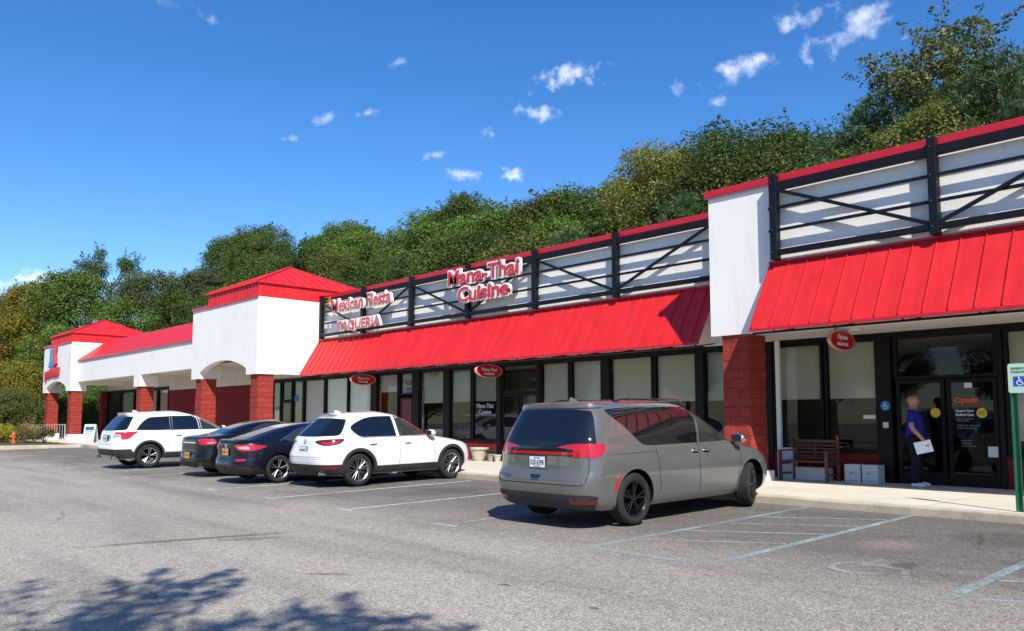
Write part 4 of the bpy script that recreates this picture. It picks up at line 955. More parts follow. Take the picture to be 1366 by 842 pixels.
for g in (-1,1):
    c.ribbon('window_trim',[(1.74,1.61),(1.74,1.16)],M['gloss'],.07,sgn=g,off=.004); c.ribbon('window_trim',[(2.64,1.61),(2.66,1.16)],M['gloss'],.05,sgn=g,off=.004)
    c.ribbon('door_seam',[(2.65,1.15),(2.66,.8),(2.64,.45)],M['seam'],.008,sgn=g); c.ribbon('door_seam',[(1.62,1.15),(1.66,.9),(1.60,.66)],M['seam'],.007,sgn=g)
    c.patch('rocker_cladding',sm([(1.5,.47,0),(3.42,.47,0),(3.46,.30,0),(1.5,.30,0)],2),M['plast'],sgn=g,off=.014); c.ribbon('rocker_trim',[(1.55,.485),(3.40,.485)],M['chrome'],.01,sgn=g,off=.016)
    for ax in (c.rax,c.fax): c.patch('arch_cladding',archpoly(ax,c.R+.01,c.archR-.004,c.archR+.06,.33),M['plast'],sgn=g,off=.012,step=.08)
    c.patch('tail_lamp',sm([(g*.66,1.12,0),(g*.90,1.125,0),(g*1.38,1.135,0),(g*1.28,1.05),(g*1.16,.93),(g*.96,.90),(g*.92,1.0,0),(g*.88,1.06,0),(g*.66,1.07,0)],5),M['lampred2'],'rear',off=.010)
    c.patch('reversing_lamp',sm([(g*.60,1.05,0),(g*.88,1.05,0),(g*.90,.98,0),(g*.62,.97,0)],2),M['lampclear'],'rear',off=.008)
    m_=MB(); m_.tube([(.03,g*.70,.34),(.22,g*.70,.36)],.048,M['chrome'],14,cap=False); m_.build('exhaust_tip',c.e,True)
c.patch('rear_glass',sm([(-.64,1.60),(0,1.625),(.64,1.60),(.78,1.56),(.98,1.22),(.80,1.18,0),(0,1.165),(-.80,1.18,0),(-.98,1.22),(-.78,1.56)],5),M['cglass'],'rear',off=.003)
c.patch('bumper_lower',sm([(-1.3,.60,0),(1.3,.60,0),(1.36,.45),(1.30,.32,0),(-1.30,.32,0),(-1.36,.45)],3),M['plast'],'rear',off=.012)
c.patch('skid_plate',sm([(-.6,.42,0),(.6,.42,0),(.52,.33,0),(-.52,.33,0)],2),M['silver'],'rear',off=.022)
c.patch('roof_spoiler',sm([(-.66,1.69),(0,1.70),(.66,1.69),(.72,1.63),(0,1.655),(-.72,1.63)],4),M['pwhite3'],'rear',off=.03,depth=.03)
c.ribbon('tailgate_seam',[(-.9,.95),(-.86,.78),(-.8,.74),(.8,.74),(.86,.78),(.9,.95)],M['seam'],.008,'rear'); c.patch('plate_recess',sm([(-.4,1.03,0),(.4,1.03,0),(.34,.86),(-.34,.86)],4),M['gloss'],'rear',off=.002)
c.ribbon('handle_trim',[(-.42,1.05),(.42,1.05)],M['chrome'],.03,'rear',off=.02)
c.plate(.93,M['platew'],'HZN 3308',dx=.012)
c.fin(.95); c.mirror(3.36,1.13,M['pwhite3'],M['plast']); c.handle(1.95,1.0); c.handle(2.85,1.0)
c.wheels(5,'pair',M['rimsil'],rr=.66); c.place(-26.45,9.15)

# ---- black hatchback sedan (fastback)
M['pnavy']=mat('black_blue_paint',(.003,.004,.010),.35,0.,.25,.55); M['pblack']=mat('black_paint',(.003,.003,.0035),.35,0.,.25,.55)
c=Car('fastback_sedan','dark blue black fastback with a gold number plate and split spoke wheels',4.67,
 [(.20,.20),(.28,.07),(.42,.0),(.55,.02),(.62,.05),(.75,.05),(.90,.05),(.97,.06),(1.0,.14),(1.04,.32),(1.10,.55),(1.2,.90),(1.3,1.27),(1.36,1.55),(1.39,1.75),(1.41,2.1)],
 [(.20,4.5),(.3,4.6),(.5,4.67),(.68,4.6),(.78,4.4),(.86,3.95),(.93,3.5),(.97,3.32),(1.1,3.02),(1.22,2.75),(1.32,2.5),(1.38,2.3),(1.41,2.2)],
 [(.20,.84),(.28,.88),(.45,.90),(.65,.90),(.78,.89),(.88,.865),(.95,.835),(1.0,.79),(1.08,.745),(1.2,.68),(1.29,.61),(1.35,.52),(1.39,.38),(1.41,.2)],
 acorn=.5,bfrac=.75,afront=.95,color=M['pnavy'],rax=.98,fax=3.71,R_=.325,tw=.215,taper=.03,arch=.04,cat='car')
c.body()
c.both('side_glass',sm([(1.12,1.015,0),(1.35,1.12),(1.60,1.235),(1.85,1.295),(2.14,1.315,0),(2.16,.965,0),(1.30,.96,0)],6),M['cglass2'],off=.003)
c.both('side_glass',sm([(2.20,1.315,0),(2.45,1.285),(2.75,1.16),(3.08,.975,0),(2.22,.965,0)],6),M['cglass2'],off=.003)
for g in (-1,1):
    c.ribbon('window_trim',[(1.02,.985),(1.15,1.045),(1.35,1.145),(1.60,1.262),(1.88,1.322),(2.15,1.338)],M['chrome'],.022,sgn=g,off=.006)
    c.ribbon('door_seam',[(2.18,.95),(2.20,.6),(2.18,.32)],M['seam'],.008,sgn=g); c.ribbon('door_seam',[(1.30,.95),(1.38,.7)],M['seam'],.007,sgn=g)
    c.patch('tail_lamp',sm([(g*.42,.90),(g*.62,.915),(g*.95,.905),(g*1.25,.865),(g*1.02,.79),(g*.82,.765),(g*.58,.785)],5),M['lampred'],'rear',off=.010)
    c.patch('tail_lamp_lens',sm([(g*.58,.865),(g*.80,.87),(g*.86,.83),(g*.80,.80),(g*.60,.82)],4),M['lampclear'],'rear',off=.014)
    c.patch('bumper_reflector',sm([(g*.52,.57),(g*.78,.58),(g*.76,.535),(g*.54,.53)],4),M['lampred'],'rear',off=.010)
    c.patch('sill_skirt',sm([(1.36,.27,0),(3.35,.27,0),(3.35,.205,0),(1.36,.205,0)],2),M['gloss'],sgn=g,off=.010)
RG=[(-.50,1.33),(0,1.35),(.50,1.33),(.58,1.27)]
def roofpatch(c,name,pts,mt,off=.004,parent=None):
    """patch lying on an upper surface: pts (x,y) top view"""
    bm=bmesh.new(); bm.faces.new([bm.verts.new((p[0],p[1],0)) for p in pts])
    lo=[min(p[i] for p in pts) for i in (0,1)]; hi=[max(p[i] for p in pts) for i in (0,1)]
    for ax in (0,1):
        k=int((hi[ax]-lo[ax])/.07)
        for i in range(1,k+1):
            co=[0,0,0]; co[ax]=lo[ax]+(hi[ax]-lo[ax])*i/(k+1); no=[0,0,0]; no[ax]=1
            bmesh.ops.bisect_plane(bm,geom=bm.verts[:]+bm.edges[:]+bm.faces[:],plane_co=co,plane_no=no,dist=1e-5)
    bmesh.ops.triangulate(bm,faces=bm.faces[:])
    def hgt(x,y):
        lo_,hi_=c.zb,c.zt
        for _ in range(26):
            m=(lo_+hi_)/2
            if m>.6 and not inside(x,y,m): hi_=m
            else: lo_=m
        return lo_
    def inside(x,y,z):
        O=c.outline(z)
        if x<O[0][0] or x>O[-1][0]: return False
        return abs(y)<=c.side(x,z)
    for v in bm.verts: v.co.z=hgt(v.co.x,v.co.y)+off
    ext=bmesh.ops.extrude_edge_only(bm,edges=[e for e in bm.edges if e.is_boundary])
    for v in ext['geom']:
        if isinstance(v,bmesh.types.BMVert): v.co.z-=off+.006
    bmesh.ops.recalc_face_normals(bm,faces=bm.faces)
    f0=max(bm.faces,key=lambda f:f.calc_area())
    if f0.normal.z<0: bmesh.ops.reverse_faces(bm,faces=bm.faces)
    me=bpy.data.meshes.new(name); bm.to_mesh(me); bm.free(); me.materials.append(mt)
    for p in me.polygons: p.use_smooth=True
    me.set_sharp_from_angle(angle=R(50)); return link(bpy.data.objects.new(name,me),parent or c.e)
roofpatch(c,'rear_glass',sm([(.46,0),(.52,-.42),(.66,-.57),(1.1,-.50),(1.48,-.42),(1.56,-.2),(1.58,0),(1.56,.2),(1.48,.42),(1.1,.50),(.66,.57),(.52,.42)],4),M['cglass'])
c.patch('spoiler_lip',sm([(-.66,1.00),(0,1.01),(.66,1.00),(.64,.975),(0,.985),(-.64,.975)],3),M['pnavy'],'rear',off=.03,depth=.03)
c.patch('bumper_lower',sm([(-.9,.40,0),(.9,.40,0),(.94,.30),(.86,.22,0),(-.86,.22,0),(-.94,.30)],3),M['plast'],'rear',off=.008)
c.ribbon('boot_seam',[(-.60,.95),(-.58,.62),(.58,.62),(.60,.95)],M['seam'],.008,'rear')
m_=MB(); m_.box(c.xr(.86)-.012,c.xr(.86),-.05,.05,.84,.93,M['chrome']); m_.build('emblem',c.e,bevel=.004)
c.plate(.74,M['platey'],'FBM·2197',dx=.01,top='NEW YORK')
c.mirror(2.86,.98,M['pnavy'],M['pnavy'],.9); c.handle(1.52,.86); c.handle(2.40,.86)
c.wheels(5,'pair',M['rimgrey'],rr=.72); c.place(-18.08,9.28,1.)

# ---- black sedan
c=Car('black_sedan','black notchback sedan between the dark fastback and the far white vehicle',4.93,
 [(.22,.20),(.3,.08),(.45,.0),(.6,.02),(.68,.05),(.85,.05),(1.0,.07),(1.04,.14),(1.07,.42),(1.09,.62),(1.14,.80),(1.25,1.10),(1.35,1.42),(1.42,1.72),(1.45,1.95),(1.47,2.3)],
 [(.22,4.75),(.32,4.86),(.5,4.93),(.7,4.87),(.8,4.65),(.88,4.2),(.96,3.75),(1.0,3.55),(1.12,3.27),(1.25,2.97),(1.36,2.7),(1.43,2.5),(1.47,2.4)],
 [(.22,.86),(.3,.90),(.48,.92),(.7,.92),(.85,.91),(.95,.885),(1.02,.86),(1.06,.80),(1.1,.755),(1.2,.71),(1.3,.655),(1.38,.58),(1.44,.42),(1.47,.2)],
 acorn=.45,bfrac=.7,afront=.95,color=M['pblack'],rax=1.05,fax=3.83,R_=.328,tw=.215,taper=.03,arch=.04,cat='car')
c.body()
c.both('side_glass',sm([(1.30,1.06,0),(1.5,1.23),(1.72,1.335),(1.95,1.375),(2.32,1.385,0),(2.34,1.02,0),(1.36,1.02,0)],6),M['cglass2'],off=.003)
c.both('side_glass',sm([(2.38,1.385,0),(2.62,1.36),(2.92,1.24),(3.28,1.03,0),(2.40,1.02,0)],6),M['cglass2'],off=.003)
for g in (-1,1):
    c.ribbon('door_seam',[(2.36,1.0),(2.38,.7),(2.36,.34)],M['seam'],.008,sgn=g); c.ribbon('window_trim',[(1.32,1.005),(3.25,1.01)],M['chrome'],.01,sgn=g,off=.006)
    c.patch('tail_lamp',sm([(g*.50,.98),(g*.72,1.005,0),(g*.88,.99),(g*1.02,.94),(g*1.05,.90),(g*1.0,.85),(g*.62,.845)],5),M['lampred2'],'rear',off=.010)
    c.patch('tail_lamp_trim',sm([(g*.82,.90),(g*1.0,.90),(g*1.0,.88),(g*.84,.875)],4),M['lampclear'],'rear',off=.014)
    m_=MB(); m_.tube([(.03,g*.58,.28),(.2,g*.58,.28)],.04,M['chrome'],12,cap=False); m_.build('exhaust_tip',c.e,True)
roofpatch(c,'rear_glass',sm([(.68,0),(.73,-.45),(.86,-.60),(1.2,-.56),(1.62,-.46),(1.72,-.2),(1.74,0),(1.72,.2),(1.62,.46),(1.2,.56),(.86,.60),(.73,.45)],4),M['cglass'])
c.ribbon('boot_seam',[(-.68,1.03),(-.62,.68),(.62,.68),(.68,1.03)],M['seam'],.008,'rear')
c.patch('bumper_lower',sm([(-.9,.38,0),(.9,.38,0),(.9,.24,0),(-.9,.24,0)],3),M['plast'],'rear',off=.008)
c.patch('chrome_bar',sm([(-.42,.90,0),(.42,.90,0),(.42,.875,0),(-.42,.875,0)],2),M['chrome'],'rear',off=.012)
c.plate(.56,M['platey'],'HGT·4410',dx=.01,top='NEW YORK')
c.mirror(3.02,1.03,M['pblack'],M['pblack'],.9); c.handle(1.66,.9); c.handle(2.56,.9)
c.wheels(7,'single',M['rimsil'],rr=.66); c.place(-21.0,9.62,.5)
TREES=[
('B', -10.5, 37.7, 15.4, 3.9, 'light'),
('A', -12.7, 35.8, 15.4, 3.6, 'olive'),
('D', -14.7, 35.7, 14.3, 3.6, 'light'),
('D', -17.4, 35.5, 14.1, 4.4, 'mid'),
('C', -20.8, 36.4, 15.4, 4.1, 'olive'),
('D', -23.9, 37.9, 15.6, 3.5, 'dark'),
('A', -26.1, 36.5, 15.4, 3.7, 'olive'),
('C', -29.2, 37.5, 13.5, 4.0, 'light'),
('D', -32.0, 37.0, 14.2, 4.3, 'dark'),
('B', -35.4, 37.1, 15.3, 3.6, 'light'),
('C', -36.6, 35.2, 13.8, 4.3, 'olive'),
('A', -40.8, 36.2, 14.6, 3.6, 'dark'),
('D', -43.0, 35.1, 15.3, 4.0, 'mid'),
('D', -48.5, 36.5, 14.5, 4.4, 'dark'),
('A', -53.6, 36.8, 15.2, 3.4, 'mid'),
('D', -55.1, 35.5, 14.8, 3.4, 'dark'),
('C', -63.0, 37.7, 17.3, 3.8, 'olive'),
('D', -65.1, 35.8, 14.0, 4.0, 'mid'),
('C', -69.8, 36.6, 15.2, 3.9, 'mid'),
('D', -74.7, 36.1, 18.6, 4.0, 'mid'),
('A', -79.4, 36.1, 16.5, 4.3, 'light'),
('C', -85.6, 36.8, 16.3, 4.4, 'mid'),
('C', -90.2, 35.9, 13.5, 4.0, 'mid'),
('C', -10.5, 46.0, 19.6, 5.6, 'mid'),
('C', -11.3, 43.4, 19.2, 5.6, 'light'),
('B', -20.2, 43.9, 18.2, 5.6, 'dark'),
('C', -22.0, 44.7, 18.9, 5.4, 'mid'),
('C', -29.4, 46.3, 21.5, 5.0, 'dark'),
('A', -32.2, 45.6, 20.6, 5.7, 'olive'),
('C', -34.0, 43.1, 18.9, 5.7, 'mid'),
('B', -38.9, 46.2, 20.2, 5.4, 'light'),
('C', -40.5, 44.7, 20.1, 5.2, 'mid'),
('D', -43.6, 44.7, 19.9, 5.0, 'olive'),
('A', -46.5, 43.8, 19.3, 5.2, 'light'),
('D', -50.0, 43.9, 19.4, 5.5, 'light'),
('C', -56.4, 46.6, 22.4, 5.6, 'light'),
('C', -56.2, 43.2, 21.1, 5.7, 'light'),
('B', -59.3, 43.2, 19.4, 5.2, 'mid'),
('B', -64.3, 44.0, 20.5, 4.5, 'light'),
('D', -69.0, 43.5, 21.2, 4.7, 'light'),
('D', -73.4, 44.4, 23.3, 4.7, 'light'),
('A', -82.8, 46.2, 23.5, 5.7, 'dark'),
('A', -85.0, 45.3, 21.4, 5.0, 'mid'),
('B', -90.5, 45.1, 23.5, 5.0, 'olive'),
('C', -96.8, 46.4, 27.5, 5.5, 'mid'),
('A', -102.1, 44.9, 26.5, 4.5, 'mid'),
('D', -106.1, 44.3, 22.6, 4.9, 'olive'),
('C', -112.5, 43.8, 22.3, 4.9, 'mid'),
('B', -123.7, 45.9, 24.1, 5.0, 'mid'),
('B', -29.6, 55.9, 23.8, 4.8, 'dark'),
('A', -22.2, 54.3, 21.9, 4.8, 'dark'),
('C', -19.4, 58.8, 25.8, 4.8, 'dark'),
('D', -39.4, 55.2, 24.0, 4.8, 'dark'),
('A', -47.6, 55.1, 22.2, 4.8, 'mid'),
('A', -56.0, 55.9, 22.8, 4.8, 'dark'),
('A', -67.0, 57.5, 23.8, 4.8, 'dark'),
('A', -77.2, 56.8, 23.4, 4.8, 'mid'),
('A', -83.6, 54.7, 23.4, 4.8, 'dark'),
('A', -98.0, 56.8, 27.4, 4.8, 'dark'),
('B', -108.8, 55.7, 26.6, 4.8, 'mid'),
('A', -125.1, 57.4, 31.1, 4.8, 'dark'),
('C', -128.9, 54.2, 25.2, 4.8, 'mid'),
('M', -21.8, 38.0, 18.0, 6.9, 'darkmaple'),
('C', -27.4, 37.0, 17.9, 3.9, 'yellow'),
('T', -12.9, 40.0, 21.4, 5.2, 'goldtip'),
('P', -14.8, 37.0, 16.4, 3.6, 'pine'),
('P', -9.7, 36.0, 16.3, 4.2, 'pine'),
('P', -16.8, 36.0, 14.8, 2.8, 'pine'),
('P', -44.0, 34.0, 11.6, 2.6, 'pine'),
('P', -30.7, 33.0, 12.2, 2.6, 'pine'),
('P', -23.3, 33.0, 12.8, 2.4, 'pine'),
('T', -92.9, 44.0, 26.3, 5.2, 'mid'),
('T', -86.0, 25.3, 19.7, 4.2, 'mid'),
('B', -54.0, 45.0, 21.9, 4.0, 'mid'),
('D', -80.0, 27.4, 16.4, 4.4, 'grey'),
('B', -76.0, 28.1, 14.4, 4, 'mid'),
('A', -80.0, 20.2, 15.8, 4.6, 'light'),
('B', -74.0, 23.2, 12.7, 4.0, 'light'),
('A', -92.0, 19.5, 16.2, 5.2, 'gold'),
('B', -80.0, 15.5, 11.3, 4.2, 'gold'),
('C', -86.0, 14.5, 12.5, 4.6, 'gold'),
('B', -74.0, 17.4, 9.9, 3.6, 'light'),
('C', -72.0, 14.5, 6.5, 3.2, 'gold'),
('A', -72.0, 19.8, 9.3, 3.4, 'mid'),
('D', -70.0, 11.3, 6.2, 4, 'olive'),
('B', -68.0, 18.3, 4.8, 2.6, 'light'),
('A', -66.0, 19.1, 4.4, 2.3, 'light'),
('A', -80.0, 17.5, 8.2, 4, 'mid'),
('D', -62.0, 12.1, 4.0, 2.4, 'olive'),
('B', -110.0, 20.3, 16.8, 5, 'mid'),
('D', -99.8, 40.0, 20.9, 4.4, 'grey')
]
LT=(1.8,-3.5,11.3,3.5,0.4)
# ------------------------------------------------------------------ hill and trees
def hz(x,y):
    if y<31.5: return -.15
    h=.36*(y-31.5) if y<75 else .36*43.5+.05*(y-75)
    return -.15+h*min(1,max(.35,1-(abs(x+35)-60)/160)) + (.5*math.sin(x*.11)*min(1,(y-31.5)/10))
M['hill']=noisy(mat('leaf_litter',rough=.95,spec=.1),(.035,.035,.012),(.09,.075,.035),1.2,8,.5,20.)
mb=MB(); xs=[-400,-300,-220,-160]+[-130+8*i for i in range(22)]+[60,90,150]; ys=[31.4,34,38,42,47,53,60,70,90,140,300]
vs=[(x,y,hz(x,y)) for y in ys for x in xs]; n=len(xs); mb.add(vs,[(j*n+i,j*n+i+1,(j+1)*n+i+1,(j+1)*n+i) for j in range(len(ys)-1) for i in range(n-1)],M['hill'])
tag(mb.build('hillside',None,True),kind='structure')
def leafmat(name,cols,trans=.38):
    m=bpy.data.materials.new(name); m.use_nodes=True; N,L,b=NT(m)
    g=N.new('ShaderNodeNewGeometry'); r=ramp(N,[(i/(len(cols)-1),c) for i,c in enumerate(cols)]); L.new(g.outputs['Random Per Island'],r.inputs[0])
    tc=N.new('ShaderNodeTexCoord'); nn=nd(N,'ShaderNodeTexNoise',i_Scale=.5,i_Detail=3.); L.new(tc.outputs['Object'],nn.inputs['Vector'])
    oi=N.new('ShaderNodeObjectInfo'); ad=nd(N,'ShaderNodeMath',operation='MULTIPLY_ADD'); L.new(oi.outputs['Random'],ad.inputs[0]); ad.inputs[1].default_value=.35; L.new(nn.outputs['Fac'],ad.inputs[2])
    mr=nd(N,'ShaderNodeMapRange'); L.new(ad.outputs[0],mr.inputs[0]); mr.inputs[1].default_value=.35; mr.inputs[2].default_value=1.; mr.inputs[3].default_value=.75; mr.inputs[4].default_value=1.3
    hs=N.new('ShaderNodeHueSaturation'); L.new(r.outputs[0],hs.inputs['Color']); L.new(mr.outputs[0],hs.inputs['Value']); L.new(hs.outputs[0],b.inputs['Base Color'])
    b.inputs['Roughness'].default_value=.5; b.inputs['Specular IOR Level'].default_value=.35
    tr=N.new('ShaderNodeBsdfTranslucent'); L.new(hs.outputs[0],tr.inputs['Color']); mx=N.new('ShaderNodeMixShader'); mx.inputs[0].default_value=trans
    L.new(b.outputs[0],mx.inputs[1]); L.new(tr.outputs[0],mx.inputs[2]); L.new(mx.outputs[0],N['Material Output'].inputs['Surface']); return m
LM={'mid':leafmat('leaves_mid_green',[(0.051,0.094,0.014),(0.087,0.138,0.023),(0.123,0.174,0.032)]),
 'dark':leafmat('leaves_dark_green',[(0.032,0.065,0.013),(0.055,0.096,0.017),(0.084,0.128,0.026)]),
 'darkmaple':leafmat('leaves_deep_green',[(0.029,0.058,0.012),(0.052,0.090,0.016),(0.094,0.123,0.022)]),
 'olive':leafmat('leaves_olive',[(0.075,0.102,0.020),(0.123,0.145,0.032),(0.174,0.174,0.043)]),
 'light':leafmat('leaves_light_green',[(0.072,0.138,0.020),(0.123,0.196,0.029),(0.174,0.246,0.043)]),
 'grey':leafmat('leaves_grey_green',[(0.072,0.102,0.043),(0.113,0.145,0.065),(0.160,0.189,0.094)]),
 'gold':leafmat('leaves_turning_gold',[(.10,.13,.018),(.17,.19,.022),(.26,.21,.025),(.38,.22,.026)]),
 'yellow':leafmat('leaves_pale_yellow',[(.09,.125,.025),(.16,.18,.035),(.24,.24,.045),(.42,.32,.06)]),
 'goldtip':leafmat('leaves_gold_tipped',[(.05,.075,.016),(.06,.085,.018),(0.065,0.090,0.020),(0.131,0.145,0.029),(0.435,0.362,0.087)]),
 'pine':leafmat('pine_needles',[(0.038,0.080,0.029),(0.061,0.113,0.041),(0.094,0.145,0.051)],.15)}
M['bark']=noisy(mat('bark',rough=.95,spec=.1),(.05,.04,.03),(.12,.10,.08),3.,8,.8,25.,.3,.7,(1,1,.2))
def crown_mesh(name,seed,kind,nl=46,per=330,leaf=.18,rx=4.,h=9.):
    r=random.Random(seed); vs=[];fs=[]; lobes=[]
    cz=4+h*.5
    for i in range(nl):
        while True:
            p=Vector((r.uniform(-1,1),r.uniform(-1,1),r.uniform(-1,1)))
            if p.length<1 and p.length>.35: break
        p=p*(.75/max(p.length,.01))*(p.length**.35)
        if kind=='A': s=Vector((rx*.86,rx*.86,h*.46)); 
        elif kind=='B': s=Vector((rx*.8*(1 if p.z<.2 else .8),rx*.8,h*.48))
        elif kind=='C': s=Vector((rx*.85,rx*.85,h*.5)); p.x+=.12*math.sin(p.z*5+seed)
        elif kind=='D': s=Vector((rx*.9,rx*.9,h*.47)); p.y+=.15*math.cos(p.z*4)
        else: s=Vector((rx*(.95-.35*p.z),rx*(.95-.35*p.z),h*.52))
        c=Vector((p.x*s.x,p.y*s.y,cz+p.z*s.z)); lr=r.uniform(.85,1.45)*(rx/4)
        if kind=='T': lr*=.72
        lobes.append((c,lr))
    # finger-like twigs poking out of the outline
    tips=[]
    for i in range(34 if kind!='T' else 90):
        c,lr=r.choice(lobes); d=Vector((c.x,c.y,(c.z-cz)*.6+r.uniform(0,2))).normalized(); 
        d=(d+Vector((r.gauss(0,.35),r.gauss(0,.35),r.gauss(0,.3)))).normalized(); tips.append((c+d*lr*.7,d,r.uniform(.35,.85)*(1.6 if kind=='T' else 1)))
    def leafq(p,nv,size):
        t=nv.cross(Vector((r.gauss(0,1),r.gauss(0,1),r.gauss(0,1)))); 
        if t.length<1e-4: return
        t.normalize(); b=nv.cross(t); a=size*r.uniform(.6,1.25); w=a*r.uniform(.5,.75); o=len(vs); k=nv*a*.12
        vs.extend([p-t*a*.5,p-b*w*.5+k,p+t*a*.5,p+b*w*.5+k]); fs.append((o,o+1,o+2,o+3))
    for c,lr in lobes:
        nbl=per
        for j in range(nbl):
            d=Vector((r.gauss(0,1),r.gauss(0,1),r.gauss(0,1)+.35)).normalized()
            rad=lr*(r.random()**.30)*(1+.28*mnoise.noise((c+d*lr)*1.3))
            p=c+Vector((d.x,d.y,d.z*.8))*rad
            nv=(d*.6+Vector((0,0,.5))+Vector((r.gauss(0,.55),r.gauss(0,.55),r.gauss(0,.55)))).normalized(); leafq(p,nv,leaf)
    for p0,d,L_ in tips:
        for j in range(int(46*L_)):
            t=r.random(); p=p0+d*L_*t+Vector((r.gauss(0,1),r.gauss(0,1),r.gauss(0,1)))*.16*(1.25-t)
            nv=(Vector((0,0,.8))+Vector((r.gauss(0,.6),r.gauss(0,.6),r.gauss(0,.6)))).normalized(); leafq(p,nv,leaf)
    me=bpy.data.meshes.new(name); me.from_pydata([tuple(v) for v in vs],[],fs); me.materials.append(LM['mid']); me.update(); return me,lobes
def pine_mesh(name,seed,h=9.,rx=3.2):
    r=random.Random(seed); vs=[];fs=[]
    def needle(p,d,L_,w):
        s=d.cross(Vector((r.gauss(0,1),r.gauss(0,1),r.gauss(0,1)))).normalized()*w; o=len(vs); q=p+d*L_
        vs.extend([p-s,p+s,q+s*.3,q-s*.3]); fs.append((o,o+1,o+2,o+3))
    for k in range(105):
        t=r.random()**.8; z=13-h*t; R_=rx*(t**.62)*r.uniform(.75,1.08)+.15; a=r.uniform(0,6.283)
        bd=Vector((math.cos(a),math.sin(a),.30+.35*(1-t)))
        n_=max(3,int(R_/.27))
        for j in range(1,n_+1):
            c=Vector((0,0,z))+bd*R_*j/n_
            for q in range(7 if j>n_*.4 else 3):
                cc=c+Vector((r.gauss(0,.22),r.gauss(0,.22),r.gauss(0,.14)))
                for m_ in range(9):
                    d=(bd*.8+Vector((r.gauss(0,.7),r.gauss(0,.7),r.gauss(0,.5)+.35))).normalized(); needle(cc,d,r.uniform(.22,.40),.02)
    me=bpy.data.meshes.new(name); me.from_pydata([tuple(v) for v in vs],[],fs); me.materials.append(LM['pine']); me.update(); return me
def trunk_mesh(name,seed,lobes,r0=.26,top=9.):
    r=random.Random(seed); mb=MB(); pts=[Vector((0,0,-6)),Vector((0,0,2)),Vector((r.uniform(-.2,.2),r.uniform(-.2,.2),5)),Vector((r.uniform(-.4,.4),r.uniform(-.4,.4),top))]
    mb.tube(pts,[r0*1.4,r0,r0*.75,r0*.25],M['bark'],9)
    for c,lr in (lobes or [])[:26]:
        z=min(max(c.z-2.2,3.2),top-.5); st=Vector((0,0,z)); mid=st.lerp(c,.5)+Vector((0,0,-.25)); mb.tube([st,mid,c],[r0*.32,r0*.18,.02],M['bark'],5)
    me=mb.build(name,None,True); m_=me.data; bpy.data.objects.remove(me); return m_
KIND={}
for k,sd,nl,per in (('A',11,66,430),('B',22,54,430),('C',33,58,420),('D',44,70,380),('T',55,38,400),('M',66,84,820)):
    cm_,lb=crown_mesh('crown_'+k,sd,'A' if k=='M' else k,nl,per,.105 if k=='M' else (.145 if k=='T' else .18)); KIND[k]=(cm_,trunk_mesh('trunk',sd,lb))
KIND['P']=(pine_mesh('crown_pine',77),trunk_mesh('trunk',78,None,.2,12.6))
COLN={'mid':'mid green','dark':'dark green','darkmaple':'deep green','olive':'olive green','light':'bright green','grey':'grey green','gold':'golden yellow','yellow':'pale yellow','goldtip':'gold tipped','pine':'blue green'}
SHP={'A':'round','M':'large domed','B':'upright','C':'bushy','D':'broad','T':'spiky','P':'pine tree'}
def landmark(x,y):
    px=math.degrees(math.atan2(-x,y))
    for a,n_ in ((24,'the right canopy'),(34,'the white block'),(44,'the middle canopy'),(53,'the Mana-Thai sign'),(61,'the taqueria sign'),(68,'the near red hip roof'),(74,'the low wing roof'),(90,'the far red hip roof')):
        if px<a: return n_
    return 'the planter'
ORD=['first','second','third','fourth','fifth','sixth','seventh','eighth','ninth','tenth','eleventh','twelfth']
def plant(kind,x,y,ztop,rad,tint,rz=None,label=None,group='trees on the wooded hillside',ground=None,name=None):
    g=hz(x,y) if ground is None else ground; s=rad/4. if kind!='P' else rad/3.2
    e=empty(name or ('pine_tree' if kind=='P' else 'tree'),(x,y,g),rnd.uniform(0,6.28) if rz is None else rz,label,'tree',group); e.scale=(s,s,s)
    cm_,tm=KIND[kind]; dz=(ztop-g)/s-(13.0 if kind in 'ABCDM' else 13.5)
    c=bpy.data.objects.new('crown',cm_); c.location=(0,0,dz); link(c,e); c.material_slots[0].link='OBJECT'; c.material_slots[0].material=LM[tint]
    t=bpy.data.objects.new('trunk',tm); t.location=(0,0,dz); link(t,e); return e
cnt={}
for (k,x,y,zt_,rad,tint) in sorted(TREES,key=lambda t:(math.atan2(-t[1],t[2]))):
    row='front row' if y<39.5 else ('skyline row' if y<50 else 'rearmost row')
    if x<-65 and y<31.5: row='roadside clump'
    key=(COLN[tint],SHP[k],landmark(x,y),row); cnt[key]=cnt.get(key,0)+1
    lb=f"{key[0]} {key[1]} tree in {row} above {key[2]}" if k!='P' else f"{SHP[k]} in {row} above {key[2]}"
    if row=='roadside clump': lb=f"{key[0]} {key[1]} tree in roadside clump by {key[2]}"
    if cnt[key]>1: lb+=f", {ORD[cnt[key]-1]} rightmost"
    plant(k,x,y,zt_,rad,tint,label=lb,ground=-.15 if y<31.5 else None)
# trees across the lot, seen mirrored in the shop windows
for i in range(17):
    plant('ABCD'[i%4],-92+7.2*i+rnd.uniform(-1.5,1.5),-36+rnd.uniform(-5,5),rnd.uniform(8.5,12.5),rnd.uniform(3.6,4.8),rnd.choice(['mid','olive','dark']),label='roadside tree across the parking lot, mirrored in the shop windows',group='trees across the parking lot',ground=-.9)
for i in range(7):  # unseen trees added so the car windows mirror foliage instead of open sky
    plant('ABCD'[i%4],44+rnd.uniform(-3,3),-28+8*i,rnd.uniform(9,13),4.6,'mid',label='unseen tree added beside the lot to darken the parked car window reflections',group='unseen trees added beside the parking lot',ground=-.9)
